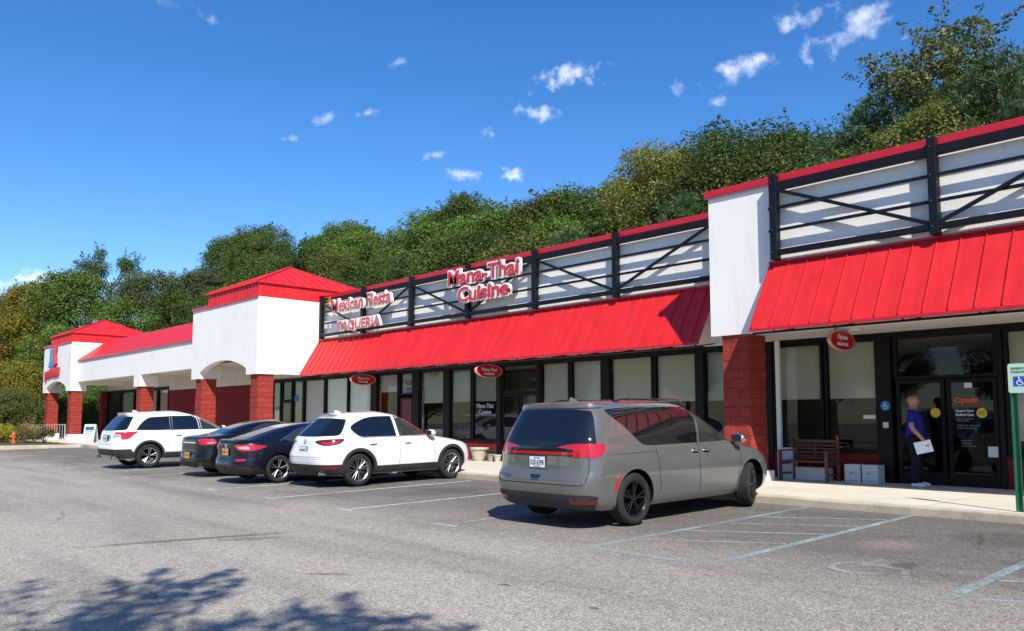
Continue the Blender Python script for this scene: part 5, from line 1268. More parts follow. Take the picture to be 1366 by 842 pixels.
# the sparse lot tree whose shadow lies in the foreground
KIND['L']=(crown_mesh('crown_lot',91,'T',30,95,.19)[0],None)
cm2,lb2=crown_mesh('crown_lot',91,'T',30,95,.19); KIND['L']=(cm2,trunk_mesh('trunk',92,lb2,.2))
SHP['L']='sparse'
plant('L',LT[0],LT[1],LT[2],LT[3],'mid',rz=LT[4],label='parking lot tree casting the dappled shadow across the foreground asphalt',group=None,ground=-.3)
# ------------------------------------------------------------------ shrubs
def shrub(x,y,rx,h,tint,label,seed,leaf=.09,n=2600,ry=None):
    r=random.Random(seed); vs=[];fs=[]; lob=[(Vector((r.uniform(-.6,.6)*rx,r.uniform(-.6,.6)*(ry or rx),r.uniform(.35,.8)*h)),r.uniform(.3,.5)*min(rx,h)) for _ in range(12)]
    for i in range(n):
        c,lr=r.choice(lob); d=Vector((r.gauss(0,1),r.gauss(0,1),r.gauss(0,1)+.2)).normalized(); p=c+d*lr*r.random()**.35; 
        if p.z<.02: p.z=.02+r.random()*.1
        nv=(d*.5+Vector((r.gauss(0,.6),r.gauss(0,.6),r.gauss(0,.6)+.5))).normalized(); t=nv.cross(Vector((r.gauss(0,1),r.gauss(0,1),.3))).normalized(); b=nv.cross(t); a=leaf*r.uniform(.6,1.4); o=len(vs)
        vs.extend([tuple(q) for q in (p-t*a*.5,p-b*a*.3,p+t*a*.5,p+b*a*.3)]); fs.append((o,o+1,o+2,o+3))
    e=empty('shrub',(x,y,SWZ-.03),0,label,'shrub','shrubs in the corner planter')
    me=bpy.data.meshes.new('foliage'); me.from_pydata(vs,[],fs); me.materials.append(LM[tint]); link(bpy.data.objects.new('foliage',me),e)
    mb=MB()
    for c,lr in lob[:7]: mb.tube([(0,0,-.05),(c.x*.5,c.y*.5,c.z*.45),(c.x,c.y,c.z)],[.02,.014,.006],M['bark'],5)
    mb.build('stem',e)
LM['lime']=leafmat('leaves_lime_yellow',[(.22,.26,.02),(.36,.36,.03),(.48,.44,.05)]); LM['brown']=leafmat('leaves_dry_brown',[(.13,.10,.04),(.22,.15,.06),(.16,.16,.05)]); LM['pink']=leafmat('leaves_green_pink',[(.06,.10,.02),(.10,.13,.035),(.38,.20,.16)])
shrub(-55,10.6,1.0,1.0,'lime','lime yellow rounded shrub at the left end of the planter',1)
shrub(-57,11.0,.9,.85,'lime','smaller lime green shrub behind the orange hydrant',2)
shrub(-53.2,11.55,.75,.95,'brown','dry brown wispy shrub right of the orange hydrant',3,.07,1500)
shrub(-54.2,12.2,.8,1.15,'lime','yellow green shrub standing just behind the dry brown one',31,.07)
shrub(-52.6,12.35,.62,.9,'pink','low green shrub with pink blooms beside the white handrail',4,.08)
shrub(-66,11.4,1.8,2.7,'olive','big dark evergreen bush at the left edge behind the lime shrub',5,.16,9000)
shrub(-63,14.9,1.5,3.0,'mid','leafy bush glimpsed between the two far red pillars',6,.14,5000)
shrub(-67,17.6,2.4,4.2,'light','bright leafy bush seen through the open end of the arcade',7,.16,8000,)
shrub(-69,21.5,3.0,5,'mid','tall green bush deep behind the open end of the arcade',8,.16,8000,)
# ------------------------------------------------------------------ signs on the frame
M['lred']=mat('letter_red',(.52,.03,.035),.35); M['lback']=mat('letter_white',(.85,.80,.78),.5); M['thinred']=mat('outline_red',(.50,.10,.09),.4); M['ssteel']=M['silver']
def chan(name,words,y,label,front,fb=.012,back=.05):
    e=empty(name,(words[0][1],y,words[0][2]),0,label,'sign')
    ox,oz=words[0][1],words[0][2]
    for (t,x,z,w,h,ang) in words:
        b=text_obj('letter_backing',t,(x-ox,.0,z-oz),w,h,.09,M['lback'],e,offset=back); b.rotation_euler=(0,-ang,0)
        f=text_obj('lettering',t,(x-ox,-.055,z-oz),w,h,.035,front,e,offset=fb); f.rotation_euler=(0,-ang,0)
    return e
chan('restaurant_sign',[('Mana-Thai',-19.18,5.95,3.35,.46,0.),('Cuisine',-19.15,5.36,2.4,.46,0.)],YM-.30,'red channel letters reading Mana-Thai Cuisine on the black rail frame',M['lred'],.010,.065)
e=chan('taqueria_sign',[('Mexican Fiesta',-26.22,5.80,4.05,.46,0.),('TAQUERIA',-26.35,4.94,2.95,.42,0.)],YM-.30,'white letters with red outlines reading Mexican Fiesta TAQUERIA on the rail frame',M['thinred'],.002,.045)
mb=MB()
for k in range(5):
    a=R(95+k*20); mb.add([(-2.05,-.10,.02),(-2.05+.34*math.cos(a)-.05,-.10,.02+.34*math.sin(a)),(-2.05+.4*math.cos(a+.06),-.10,.02+.42*math.sin(a+.06)),(-2.05,-.13,.04)],[(0,1,2),(0,2,3),(0,1,2,3)[::-1]],mat('yellow_flare',(.75,.5,.05),.5) if k==0 else bpy.data.materials['yellow_flare'])
mb.build('yellow_flare',e)
# far tower sign: blue and red emblem above a jagged red word
e=empty('tower_sign',(-59.2,YT-.1,4.9),0,'blue and red emblem over jagged red lettering on the far white tower','sign')
M['sblue']=mat('sign_blue',(.04,.22,.50),.4); M['sred']=mat('sign_red',(.60,.02,.035),.4)
mb=MB(); mb.prism([(-1.0,-.15),(-.72,.35),(-.72,1.05),(.05,1.12),(.0,.6),(.1,.1),(.0,-.12)],'y',-.0,.07,M['sblue']); mb.build('emblem_wing',e)
mb=MB(); mb.prism([(.08,1.12),(.95,1.16),(.75,.62),(1.0,.05),(.55,-.12),(.10,-.1),(.2,.4)],'y',-.03,.07,M['sred']); mb.build('emblem_body',e)
mb=MB(); mb.prism([(-.5,-.3),(.6,-.3),(.4,-.16),(-.4,-.16)],'y',-.0,.07,M['sblue']); mb.build('emblem_base',e)
for k,(x,a,b_) in enumerate([(-1.62,-1.05,-.42),(-1.25,-.80,-.40),(-.88,-.86,-.36),(-.50,-.78,-.30),(-.12,-.80,-.26),(.26,-.78,-.26),(.64,-.82,-.25),(1.02,-.80,-.22),(1.40,-.74,-.22)]):
    mb=MB(); mb.prism([(x-.16,b_),(x+.17,b_+.02),(x+.16,(a+b_)/2),(x+.10,a),(x-.02,(a*.8+b_*.2)),(x-.14,a-.02)],'y',-.02,.07,M['sred']); mb.build('letter',e)
# oval blade signs
M['ovred']=mat('oval_red',(.46,.012,.022),.25,coat=.6); M['ovrim']=mat('oval_rim',(.62,.30,.28),.3)
def oval(x,yc,zc,lines,label,ztop):
    e=empty('blade_sign',(x,yc,zc),R(90),label,'sign','oval blade signs under the canopies')
    a,b_=.56,.205; n=40; mb=MB(); vs=[]
    prof=[(1,-.02),(1,.02),(.985,.032),(.93,.034),(.90,.026),(0,.026)]
    for s in (1,-1):
        rings=[[(a*k*math.cos(t),-s*h_,b_*k*math.sin(t)) for t in [2*math.pi*i/n for i in range(n)]] for k,h_ in ((1,0),(1,.028),(.975,.036),(.93,.036))]
        vs=[p for rg in rings for p in rg]; mb.add(vs,[(q*n+i,q*n+(i+1)%n,(q+1)*n+(i+1)%n,(q+1)*n+i) for q in range(3) for i in range(n)],M['ovrim'])
        mb.add([(a*.93*math.cos(2*math.pi*i/n),-s*.036,b_*.93*math.sin(2*math.pi*i/n)) for i in range(n)]+[(a*.90*math.cos(2*math.pi*i/n),-s*.028,b_*.90*math.sin(2*math.pi*i/n)) for i in range(n)],[(i,(i+1)%n,n+(i+1)%n,n+i) for i in range(n)]+[tuple(range(n,2*n))],M['ovred'])
    mb.build('sign_panel',e,True)
    for t,dz,w,h in lines: text_obj('lettering',t,(0,-.033,dz),w,h,.008,M['lback'],e)
    m2=MB()
    for s in (-.25,.25): m2.tube([(s,0,b_*.86),(s,0,ztop-zc)],.012,M['black'],6)
    m2.build('hanger',e)
oval(-7.42,15.95,2.92,[('Optum',.055,.42,.13),('URGENT CARE',-.075,.48,.062)],'red oval blade sign reading Optum hanging by the clinic windows',3.16)
oval(-18.85,16.55,2.83,[('Mana-Thai',.045,.60,.10),('Cuisine',-.075,.42,.095)],'red oval blade sign reading Mana-Thai Cuisine under the middle canopy',3.13)
oval(-26.1,16.65,2.83,[('Mexican',.045,.5,.095),('Fiesta',-.075,.4,.09)],'red oval blade sign under the left end of the middle canopy',3.13)
# ------------------------------------------------------------------ street furniture
M['gpost']=mat('green_post',(.012,.12,.05),.45); M['pgreen']=mat('pale_green_plate',(.45,.62,.50),.45); M['hblue']=mat('handicap_blue',(.01,.07,.42),.45)
e=empty('parking_sign',(-3.63,13.2,SWZ),0,'accessible parking sign on a green post at the right edge','sign')
mb=MB(); 
mb.box(-.032,.032,.0,.004,-.1,2.0,M['gpost']); mb.box(-.036,-.030,-.026,.004,-.1,2.0,M['gpost']); mb.box(.030,.036,-.026,.004,-.1,2.0,M['gpost']); mb.box(-.050,-.036,-.028,-.024,-.1,2.0,M['gpost']); mb.box(.036,.050,-.028,-.024,-.1,2.0,M['gpost'])
for k in range(8): mb.lathe([(0,0),(.007,0),(.007,.002),(0,.002)],(0,-.002,.1+k*.04),(0,-1,0),M['black'],8)
mb.build('post',e)
def rrect(x0,x1,z0,z1,r,n=5):
    P=[]
    for cx,cz,a0 in ((x1-r,z1-r,0),(x0+r,z1-r,90),(x0+r,z0+r,180),(x1-r,z0+r,270)):
        for i in range(n+1): a=R(a0+90*i/n); P.append((cx+r*math.cos(a),cz+r*math.sin(a)))
    return P
mb=MB(); mb.prism(rrect(-.065,.24,1.68,2.10,.03),'y',-.038,-.034,M['pgreen']); p=mb.build('sign_plate',e)
mb=MB(); mb.box(.0,.18,-.0405,-.0385,1.775,1.915,M['hblue']); mb.build('symbol_panel',p); mb=MB(); wheelchair(mb,.085,1.845,.12,-.043,M['lback']); mb.build('wheelchair_symbol',p)
for t,z in (('RESERVED',2.03),('PARKING',1.98)): text_obj('lettering',t,(.09,-.040,z),.22,.032,.003,M['gpost'],p)
# bench
M['wood']=noisy(mat('bench_wood',rough=.55),(.085,.030,.016),(.13,.05,.028),6.,6,.2,60.,.3,.7,(1,6,6))
e=empty('bench',(-8.58,16.72,SWZ),0,'brown slatted wooden bench in front of the clinic window','bench')
mb=MB()
for k in range(5): mb.box(-.5,.5,-.27+k*.105,-.27+k*.105+.085,.40,.425,M['wood'])
mb.build('seat',e,bevel=.004)
mb=MB()
for a,b_ in ((-.46,-.02),(.02,.46)):
    for k in range(4): mb.box(a,b_,.27+.012*k,.29+.012*k,.50+k*.075,.545+k*.075,M['wood'])
mb.box(-.5,.5,.255,.30,.44,.49,M['wood']); mb.box(-.5,.5,.305,.335,.80,.87,M['wood']); mb.box(-.02,.02,.28,.31,.49,.80,M['wood']); mb.build('backrest',e,bevel=.004)
for s in (-1,1):
    x=s*.52
    m_=MB(); m_.box(x-.03,x+.03,-.29,-.23,0,.62,M['wood']); m_.build('leg',e,bevel=.004)
    m_=MB(); m_.box(x-.03,x+.03,.26,.32,0,.86,M['wood']); m_.build('leg',e,bevel=.004)
    m_=MB(); m_.box(x-.035,x+.035,-.31,.26,.62,.65,M['wood']); m_.box(x-.02,x+.02,-.23,.26,.34,.40,M['wood']); m_.box(x-.02,x+.02,-.23,.26,.12,.16,M['wood']); m_.build('armrest',e,bevel=.004)
# cartons
M['carton']=noisy(mat('white_carton',rough=.8),(.56,.58,.60),(.62,.64,.66),3.); M['teal']=mat('teal_print',(.03,.16,.17),.6)
def carton(x,y,w,d,h,label,rz=0,logo=True):
    e=empty('carton',(x,y,SWZ),rz,label,'box','white boxes by the clinic windows')
    mb=MB(); mb.box(-w/2,w/2,-d/2,d/2,0,h,M['carton']); mb.build('box_body',e,bevel=.004)
    mb=MB(); mb.box(-w/2+.01,w/2-.01,-.004,.004,h,h+.002,M['blind']); mb.build('tape',e)
    if logo:
        mb=MB(); 
        for dx in (-.05,-.025): 
            for dz in (-.012,.012): mb.box(dx,dx+.018,-d/2-.002,-d/2,h*.52+dz,h*.52+dz+.018,M['teal'])
        mb.build('print_mark',e); text_obj('lettering','medical',(.035,-d/2-.001,h*.52+.008),.10,.022,.002,M['teal'],e); 
        m2=MB(); m2.box(-w*.36,w*.36,-d/2-.002,-d/2,.035,.045,M['teal']); m2.build('print_line',e)
carton(-7.70,17.0,.33,.30,.37,'left of the two white cartons standing right of the bench'); carton(-7.32,16.99,.33,.30,.37,'right of the two white cartons, nearest the clinic door',R(-3))
carton(-8.62,17.02,.72,.3,.27,'long low white carton under the bench seat',0,False)
carton(-9.2,17.03,.26,.25,.68,'tall narrow white carton behind the left bench arm',0,False)
# pots
M['stone']=noisy(mat('pot_stone',rough=.85),(.40,.36,.28),(.50,.46,.37),6.,5,.3,50.); M['terra']=noisy(mat('pot_grey',rough=.85),(.22,.20,.17),(.34,.30,.26),5.)
def pot(x,y,r0,h,mt,label,plant_=False,ribs=0):
    e=empty('plant_pot',(x,y,SWZ),0,label,'plant pot','plant pots by the restaurant door'); mb=MB(); n=36; vs=[]
    prof=[(.62,0),(.66,.02),(.80,h*.55),(.90,h*.84),(1.02,h*.86),(1.04,h*.97),(1.0,h),(.90,h),(.86,h*.9),(0,h*.88)]
    rings=[[((r0*k*(1+(.025*math.cos(i*math.pi*.5*2) if ribs and .05<z<h*.85 else 0)))*math.cos(2*math.pi*i/n),(r0*k*(1+(.025*math.cos(i*math.pi) if ribs and .0<z<h*.85 else 0)))*math.sin(2*math.pi*i/n),z) for i in range(n)] for k,z in prof]
    for q in rings: vs+=q
    mb.add(vs,[(a*n+i,a*n+(i+1)%n,(a+1)*n+(i+1)%n,(a+1)*n+i) for a in range(len(prof)-1) for i in range(n)],mt); mb.build('pot',e,True)
    sb=MB(); sb.lathe([(0,h*.9),(r0*.86,h*.9)],(0,0,0),(0,0,1),M['soil'],20); sb.build('soil',e)
    if plant_:
        r=random.Random(5); vs=[];fs=[]
        for i in range(170):
            a=r.uniform(0,6.28); L_=r.uniform(.1,.26); d=Vector((math.cos(a)*.7,math.sin(a)*.7,r.uniform(.4,1.1))).normalized(); p=Vector((r.gauss(0,.04),r.gauss(0,.04),h*.9)); s_=d.cross(Vector((0,0,1))).normalized()*.012; o=len(vs)
            vs.extend([tuple(q) for q in (p-s_,p+s_,p+d*L_*.6+s_*1.6,p+d*L_+Vector((0,0,-.04)),p+d*L_*.6-s_*1.6)]); fs.append((o,o+1,o+2,o+3,o+4))
        me=bpy.data.meshes.new('foliage'); me.from_pydata(vs,[],fs); me.materials.append(LM['mid']); link(bpy.data.objects.new('foliage',me),e)
pot(-19.75,16.95,.30,.42,M['stone'],'largest ribbed cream planter below the Thai restaurant window',False,1)
pot(-19.15,16.93,.15,.24,M['terra'],'small pot holding a leafy green plant',True); pot(-18.88,16.95,.13,.22,M['stone'],'smallest pale pot beside the restaurant door')
# A-frame board
M['abd']=mat('board_frame',(.42,.50,.55),.5); M['abf']=mat('board_face',(.50,.56,.66),.6); M['abt']=mat('board_dark',(.03,.05,.12),.6)
e=empty('sandwich_board',(-51.2,14.35,SWZ),R(48),'grey sandwich board standing between the far pillar and the white vehicle','sign')
for s in (-1,1):
    mb=MB(); mb.obox((0,s*.16,.52),(.33,0,0),(0,.012,.0),(0,-s*.14,.52),M['abd']); b_=mb.build('board_frame',e)
    mb=MB(); mb.obox((0,s*.16+s*-.0+(-.016 if s<0 else .016),.50),(.28,0,0),(0,.004,0),(0,-s*.118,.44),M['abf']); mb.build('board_face',b_)
    mb=MB(); mb.obox((0,s*.09+(-.024 if s<0 else .024),.80),(.25,0,0),(0,.003,0),(0,-s*.027,.10),M['abt']); mb.build('board_header',b_)
    for k in range(4):
        mb=MB(); zz=.62-k*.12; mb.obox((-.04*k+.02,s*(.30-.27*zz)+(-.026 if s<0 else .026),zz),(.20-.03*k,0,0),(0,.002,0),(0,-s*.004,.015),M['abt']); mb.build('board_line',b_)
# handrail at the far end
e=empty('handrail',(-57,13.4,SWZ),R(14),'white metal handrail between the far red pillars and the shrubs','railing'); M['wrail']=mat('white_rail',(.55,.57,.58),.4,.3)
mb=MB(); mb.tube([(-2.6,0,0),(-2.6,0,1.0),(2.2,0,1.0),(2.2,0,0)],.03,M['wrail'],8); mb.tube([(-2.6,0,.18),(2.2,0,.18)],.02,M['wrail'],6); mb.build('rail_frame',e,True)
mb=MB(); x=-2.3
while x<2.2: mb.tube([(x,0,.18),(x,0,1.0)],.013,M['wrail'],5); x+=.3
mb.build('baluster_panel',e)
# hydrant
M['hyd']=mat('hydrant_orange',(.60,.10,.03),.45)
e=empty('fire_hydrant',(-53.9,11.05,SWZ-.03),0,'orange fire hydrant between the lime and brown shrubs','hydrant')
mb=MB(); mb.lathe([(.14,0),(.14,.04),(.09,.06),(.09,.42),(.12,.44),(.12,.47),(.10,.50),(.08,.58),(.03,.62),(.03,.66),(0,.66)],(0,0,0),(0,0,1),M['hyd'],20); mb.build('barrel',e,True)
for s in (-1,1):
    mb=MB(); mb.lathe([(.045,.06),(.045,.13),(.06,.13),(.06,.17),(0,.17)],(0,0,.36),(s,0,0),M['hyd'],14); mb.build('side_cap',e,True)
mb=MB(); mb.lathe([(.06,.06),(.06,.14),(.075,.14),(.075,.19),(0,.19)],(0,0,.36),(0,-1,0),M['hyd'],14); mb.build('front_cap',e,True)
# stop sign
e=empty('stop_sign',(-62,13.55,-.2),R(62),'red octagonal stop sign rising behind the planter shrubs','sign')
mb=MB(); mb.box(-.03,.03,.0,.05,0,1.75,M['gpost']); mb.build('post',e)
oc=[(.38*math.cos(R(22.5+45*i)),1.38+.38*math.sin(R(22.5+45*i))) for i in range(8)]; oi=[(.35*math.cos(R(22.5+45*i)),1.38+.35*math.sin(R(22.5+45*i))) for i in range(8)]
mb=MB(); mb.prism(oc,'y',-.012,-.002,M['lback']); p=mb.build('sign_plate',e); mb=MB(); mb.prism(oi,'y',-.017,-.0125,M['sred']); mb.build('sign_face',p); text_obj('lettering','STOP',(0,-.019,1.38),.52,.22,.003,M['lback'],p,bold=.004)
# white board on its own posts, with a green pole in front
e=empty('white_sign_board',(-73,16.3,-.2),R(66),'blank stepped white board on posts left of the far pillars','sign')
mb=MB(); mb.box(-.75,.95,-.05,.05,2.35,3.2,M['white']); mb.box(-1.0,.95,-.07,.07,1.5,2.345,M['white']); mb.build('board_panel',e,bevel=.01)
for s in (-.6,.6):
    mb=MB(); mb.box(s-.05,s+.05,.072,.17,0,3.0,M['bark']); mb.build('post',e)
e=empty('green_pole',(-64,14.35,-.2),0,'leaning green steel pole in front of the blank white board','pole')
mb=MB(); mb.tube([(0,0,0),(.06,.22,2.9)],.06,M['gpost'],8); mb.build('pole_shaft',e,True); mb=MB(); mb.lathe([(0,0),(.075,0),(.07,.04),(0,.06)],(.06,.22,2.9),(0,0,1),M['gpost'],8); mb.build('pole_cap',e)

# ------------------------------------------------------------------ the man at the clinic door
M['brownlip']=mat('lip',(.22,.08,.06),.5); M['skin']=mat('skin',(.42,.20,.13),.5); M['polo']=noisy(mat('blue_polo',rough=.8,spec=.2),(.008,.018,.19),(.012,.026,.24),8.,4,.3,30.); M['trou']=noisy(mat('navy_trousers',rough=.9,spec=.2),(.005,.006,.014),(.008,.010,.02),8.,4,.4,20.); M['shoe']=mat('white_shoe',(.70,.72,.74),.6); M['ghair']=mat('grey_stubble',(.20,.17,.15),.9); M['paper']=mat('white_paper',(.80,.82,.88),.7)
def skinmesh(name,verts,edges,radii,mt,parent=None,sub=2,root=0):
    me=bpy.data.meshes.new(name); me.from_pydata(verts,edges,[]); o=bpy.data.objects.new(name,me); col.objects.link(o)
    sk=o.modifiers.new('s','SKIN'); sk.use_smooth_shade=True
    if not me.skin_vertices: me.attributes.new('skin_vertex','FLOAT','POINT')
    for i,r_ in enumerate(radii):
        d=me.skin_vertices[0].data[i]; d.radius=r_ if isinstance(r_,tuple) else (r_,r_); d.use_root=(i==root)
    ss=o.modifiers.new('ss','SUBSURF'); ss.levels=sub; ss.render_levels=sub
    bpy.context.view_layer.update(); m2=bpy.data.meshes.new_from_object(o.evaluated_get(bpy.context.evaluated_depsgraph_get()))
    bpy.data.objects.remove(o); m2.name=name; m2.materials.clear(); m2.materials.append(mt)
    for p in m2.polygons: p.use_smooth=True; p.material_index=0
    return link(bpy.data.objects.new(name,m2),parent)
def ensure_skin(me):
    pass
person=empty('person',(-6.34,16.62,SWZ),R(18),'bald man in a blue polo and dark trousers at the clinic door, holding a paper','person')
V=[(0,0,.97),(.01,0,1.10),(.02,0,1.26),(0,0,1.40),(-.01,0,1.50),(.0,0,1.555),(.016,0,1.605),(.004,0,1.665),
   (.0,-.07,.88),(.03,-.11,.50),(-.03,-.12,.10),(.10,-.125,.045),      # right leg 8-11
   (.0,.07,.88),(.05,.11,.50),(.06,.12,.10),(.18,.125,.045),           # left leg 12-15
   (-.01,-.185,1.42),(-.03,-.25,1.16),(.14,-.26,.95),(.20,-.255,.885),  # right arm 16-19
   (-.01,.185,1.42),(-.02,.25,1.16),(.10,.24,.93),(.15,.22,.87),(-.006,0,1.725),(-.008,0,1.77)]
E_=[(0,1),(1,2),(2,3),(3,4),(4,5),(5,6),(6,7),(0,8),(8,9),(9,10),(10,11),(0,12),(12,13),(13,14),(14,15),(3,16),(16,17),(17,18),(18,19),(3,20),(20,21),(21,22),(22,23),(7,24),(24,25)]
Rd=[.08,.09,.11,.10,.066,.062,.092,.118,.07,.062,.045,.035,.07,.062,.045,.035,.058,.050,.036,.030,.058,.050,.036,.030,.112,.060]
body=skinmesh('body',V,E_,Rd,M['skin'],person)
# fingers, rooted in the palms
def hand(p,d,side,curl):
    p=Vector(p); d=Vector(d).normalized(); s=d.cross(Vector((0,1,0))).normalized(); c=Vector((0,curl,0))
    vv=[];ee=[];rr=[]
    for k,L_ in enumerate((.075,.085,.08,.062)):
        o=len(vv); b=p+s*(-.03+.02*k); q=b+d*L_*.5+c*.01; t=b+d*L_+c*.035; vv+= [tuple(b-d*.02),tuple(q),tuple(t)]; ee+=[(o,o+1),(o+1,o+2)]; rr+=[.010,.009,.0075]
    return vv,ee,rr
for nm,p,d,cu in (('right',(.215,-.255,.87),(.45,0,-.9),-1),('left',(.165,.22,.855),(.45,0,-.9),1)):
    vv,ee,rr=hand(p,d,0,cu)
    for k in range(4): skinmesh('finger',vv[3*k:3*k+3],[(0,1),(1,2)],rr[3*k:3*k+3],M['skin'],person,1)
    P=Vector(p); skinmesh('thumb',[tuple(P+Vector((-.01,0,.02))),tuple(P+Vector((.02,cu*-.03,.0))),tuple(P+Vector((.045,cu*-.035,-.02)))],[(0,1),(1,2)],[.012,.011,.009],M['skin'],person,1)
# face and head details (he looks towards +x)
mb=MB(); mb.add([(.096,0,1.69),(.132,0,1.648),(.090,-.018,1.635),(.090,.018,1.635),(.085,0,1.63)],[(0,2,1),(0,1,3),(1,2,4),(1,4,3)],M['skin']); mb.build('nose',person,True)
for s in (-1,1):
    mb=MB(); mb.lathe([(0,.006),(.018,.006),(.026,0),(.03,-.01),(0,-.01)],(-.01,s*.096,1.665),(-.3,s,0),M['skin'],12); mb.build('ear',person,True)
    mb=MB(); mb.lathe([(0,.004),(.007,.003),(.009,0),(0,0)],(.099,s*.036,1.678),(1,s*.3,0),M['gloss'],10); mb.build('eye',person,True)
mb=MB(); mb.lathe([(.066,1.50),(.080,1.465),(.100,1.455),(.098,1.45),(.06,1.47)],(-.008,0,0),(0,0,1),M['polo'],20); mb.build('collar',person,True)
mb=MB(); mb.tube([(.098,-.026,1.612),(.108,0,1.610),(.098,.026,1.612)],.005,M['brownlip'],6); mb.build('mouth',person)

SV=[(.01,0,.86),(.02,0,1.06),(.035,0,1.24),(0,0,1.39),(-.008,0,1.505),(-.01,-.19,1.42),(-.03,-.245,1.22),(-.01,.19,1.415),(.01,.245,1.22)]
skinmesh('polo_shirt',SV,[(0,1),(1,2),(2,3),(3,4),(3,5),(5,6),(3,7),(7,8)],[.176,.180,.176,.150,.092,.088,.078,.085,.078],M['polo'],person)
TV=[(.01,0,1.06),(.0,0,.95),(.0,-.10,.86),(.03,-.11,.50),(-.03,-.12,.05),(.0,.10,.86),(.05,.11,.50),(.06,.12,.05)]
skinmesh('trousers',TV,[(0,1),(1,2),(2,3),(3,4),(1,5),(5,6),(6,7)],[.168,.172,.126,.092,.080,.118,.092,.080],M['trou'],person)
for x,y in ((-.03,-.12),(.06,.12)):
    skinmesh('shoe',[(x-.06,y,.05),(x+.03,y,.052),(x+.14,y,.040),(x+.19,y,.034)],[(0,1),(1,2),(2,3)],[.050,.052,.046,.032],M['shoe'],person,2)
o=None
mb=MB(); mb.obox((0,0,0),(.15,0,0),(0,.002,0),(0,0,.115),M['paper']); o=mb.build('paper'); 
o.location=(-6.34+.24,16.62-.20,SWZ+.78); o.rotation_euler=(R(4),R(-14),R(10)); tag(o,'white sheet of paper held in the right hand of the man','paper')
CLOUDS=[
((-0.4096,0.8050,0.4291),(0.919,0.311,0.243),0.0610,0.0163,0.85),
((-0.4624,0.7930,0.3966),(0.898,0.383,0.218),0.0712,0.0142,0.85),
((-0.3869,0.8262,0.4095),(0.925,0.369,0.088),0.0485,0.0105,0.45),
((-0.3495,0.8348,0.4254),(0.932,0.233,0.277),0.0356,0.0134,0.70),
((-0.6181,0.6760,0.4013),(0.773,0.627,0.100),0.0331,0.0087,0.80),
((-0.5823,0.7033,0.4078),(0.803,0.583,0.120),0.0138,0.0060,0.35),
((-0.6615,0.6576,0.3604),(0.653,0.738,-0.169),0.0159,0.0053,0.60),
((-0.7026,0.6257,0.3389),(0.672,0.741,0.005),0.0107,0.0053,0.60),
((-0.6953,0.6542,0.2977),(0.688,0.725,-0.003),0.0117,0.0081,0.95),
((-0.7391,0.6065,0.2930),(0.643,0.765,0.015),0.0144,0.0054,0.60),
((-0.7556,0.5749,0.3138),(0.641,0.756,0.135),0.0134,0.0036,0.45),
((-0.7881,0.5031,0.3547),(0.601,0.764,0.234),0.0087,0.0035,0.45),
((-0.7528,0.5168,0.4077),(0.640,0.728,0.245),0.0095,0.0043,0.35),
((-0.8132,0.4667,0.3477),(0.580,0.733,0.356),0.0095,0.0035,0.35),
((-0.8377,0.3377,0.4292),(0.375,0.927,-0.014),0.0129,0.0057,0.40),
((-0.8401,0.4361,0.3225),(0.488,0.869,0.083),0.0086,0.0026,0.30),
((-0.9655,0.2135,0.1488),(0.260,0.931,0.258),0.0238,0.0072,0.75),
((-0.5321,0.7559,0.3815),(0.800,0.596,-0.076),0.0086,0.0069,0.30),
((-0.8439,0.3117,0.4366),(0.300,0.946,-0.123),0.0398,0.0064,0.15),
((-0.5022,0.7857,0.3614),(0.823,0.561,-0.088),0.0069,0.0051,0.40),
]
# ------------------------------------------------------------------ camera, world, sun
cam_d=bpy.data.cameras.new('camera'); cam=bpy.data.objects.new('camera',cam_d); col.objects.link(cam)
cam_d.sensor_width=36; cam_d.lens=28.594; cam_d.shift_y=.0337; cam_d.clip_start=.05; cam_d.clip_end=2000
cam.location=(0,0,1.33); cam.rotation_euler=(R(90+4.899),0,R(47.07)); scene.camera=cam
SUN=Vector((1.96,-1.08,2.1)).normalized()
sd=bpy.data.lights.new('sun','SUN'); sd.energy=4.6; sd.angle=R(.53); sd.color=(1.,.945,.86)
so=bpy.data.objects.new('sun',sd); col.objects.link(so); so.rotation_euler=SUN.to_track_quat('Z','Y').to_euler(); so.location=(20,-20,30)
w=bpy.data.worlds.new('World'); scene.world=w; w.use_nodes=True; N=w.node_tree.nodes; L=w.node_tree.links
bg=N['Background']; sky=N.new('ShaderNodeTexSky'); sky.sky_type='NISHITA'; sky.sun_disc=False
sky.sun_elevation=math.asin(SUN.z); sky.sun_rotation=math.atan2(SUN.x,SUN.y)
sky.air_density=1.0; sky.dust_density=.25; sky.ozone_density=3.6; sky.altitude=300
hs=N.new('ShaderNodeHueSaturation'); hs.inputs['Saturation'].default_value=1.30; hs.inputs['Hue'].default_value=.507; L.new(sky.outputs[0],hs.inputs['Color'])
tc=N.new('ShaderNodeTexCoord'); G=tc.outputs['Generated']
nz=nd(N,'ShaderNodeTexNoise',i_Scale=20.,i_Detail=9.,i_Roughness=.58); L.new(G,nz.inputs['Vector'])
nz2=nd(N,'ShaderNodeTexNoise',i_Scale=70.,i_Detail=6.,i_Roughness=.6); L.new(G,nz2.inputs['Vector'])
ns=nd(N,'ShaderNodeMath',operation='MULTIPLY_ADD'); L.new(nz2.outputs['Fac'],ns.inputs[0]); ns.inputs[1].default_value=.55; L.new(nz.outputs['Fac'],ns.inputs[2])
tot=None
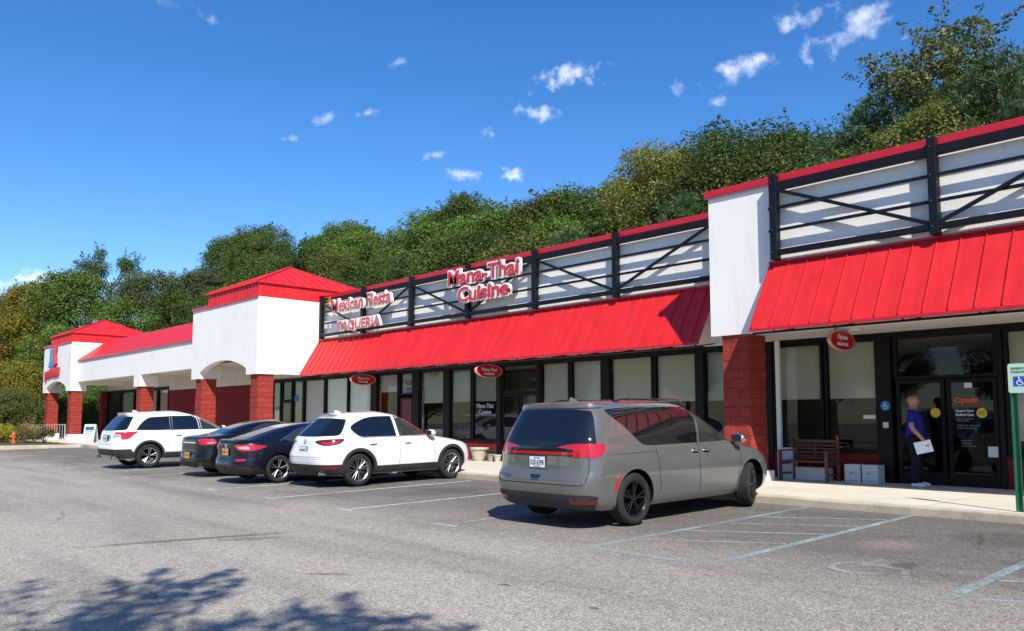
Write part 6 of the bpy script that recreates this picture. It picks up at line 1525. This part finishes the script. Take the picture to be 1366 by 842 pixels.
def cloud(d,u,ru,rv,amp,soft=.8):
    big=rv>.0115 and ru>.035; kw,lo_,hi_,fx=(3.0,-2.95,-1.55,1.15) if big else (5.5,-4.95,-3.35,1.55)
    """one cloud: centre direction d, long-axis direction u, half sizes in radians"""
    global tot
    d=Vector(d).normalized(); u=(Vector(u)-Vector(u).dot(d)*d).normalized(); v=d.cross(u)
    def dot(vec):
        q=nd(N,'ShaderNodeVectorMath',operation='DOT_PRODUCT'); L.new(G,q.inputs[0]); q.inputs[1].default_value=vec; return q.outputs['Value']
    a=dot(u/(ru*fx)); b=dot(v/(rv*fx)); c=dot(d)
    aa=nd(N,'ShaderNodeMath',operation='MULTIPLY'); L.new(a,aa.inputs[0]); L.new(a,aa.inputs[1])
    bb=nd(N,'ShaderNodeMath',operation='MULTIPLY_ADD'); L.new(b,bb.inputs[0]); L.new(b,bb.inputs[1]); L.new(aa.outputs[0],bb.inputs[2])
    sq=nd(N,'ShaderNodeMath',operation='SQRT'); L.new(bb.outputs[0],sq.inputs[0])
    s=nd(N,'ShaderNodeMath',operation='MULTIPLY_ADD'); L.new(ns.outputs[0],s.inputs[0]); s.inputs[1].default_value=-kw; 
    L.new(sq.outputs[0],s.inputs[2])
    mr=nd(N,'ShaderNodeMapRange',interpolation_type='SMOOTHSTEP'); L.new(s.outputs[0],mr.inputs[0]); mr.inputs[1].default_value=lo_; mr.inputs[2].default_value=hi_; mr.inputs[3].default_value=amp; mr.inputs[4].default_value=0
    g=nd(N,'ShaderNodeMath',operation='GREATER_THAN'); L.new(c,g.inputs[0]); g.inputs[1].default_value=0
    m_=nd(N,'ShaderNodeMath',operation='MULTIPLY'); L.new(mr.outputs[0],m_.inputs[0]); L.new(g.outputs[0],m_.inputs[1])
    if tot is None: tot=m_.outputs[0]
    else:
        mx=nd(N,'ShaderNodeMath',operation='MAXIMUM'); L.new(tot,mx.inputs[0]); L.new(m_.outputs[0],mx.inputs[1]); tot=mx.outputs[0]
for c in CLOUDS: cloud(*c)
mix=nd(N,'ShaderNodeMix',data_type='RGBA'); L.new(tot,mix.inputs[0]); L.new(hs.outputs[0],mix.inputs[6]); mix.inputs[7].default_value=(6.6,7.0,7.8,1)
L.new(mix.outputs[2],bg.inputs['Color']); bg.inputs['Strength'].default_value=.122
vs=scene.view_settings; vs.view_transform='Standard'; vs.look='None'; vs.exposure=0.58; vs.gamma=1; vs.use_curve_mapping=False
scene.cycles.max_bounces=8; scene.cycles.transparent_max_bounces=24; scene.cycles.use_denoising=True
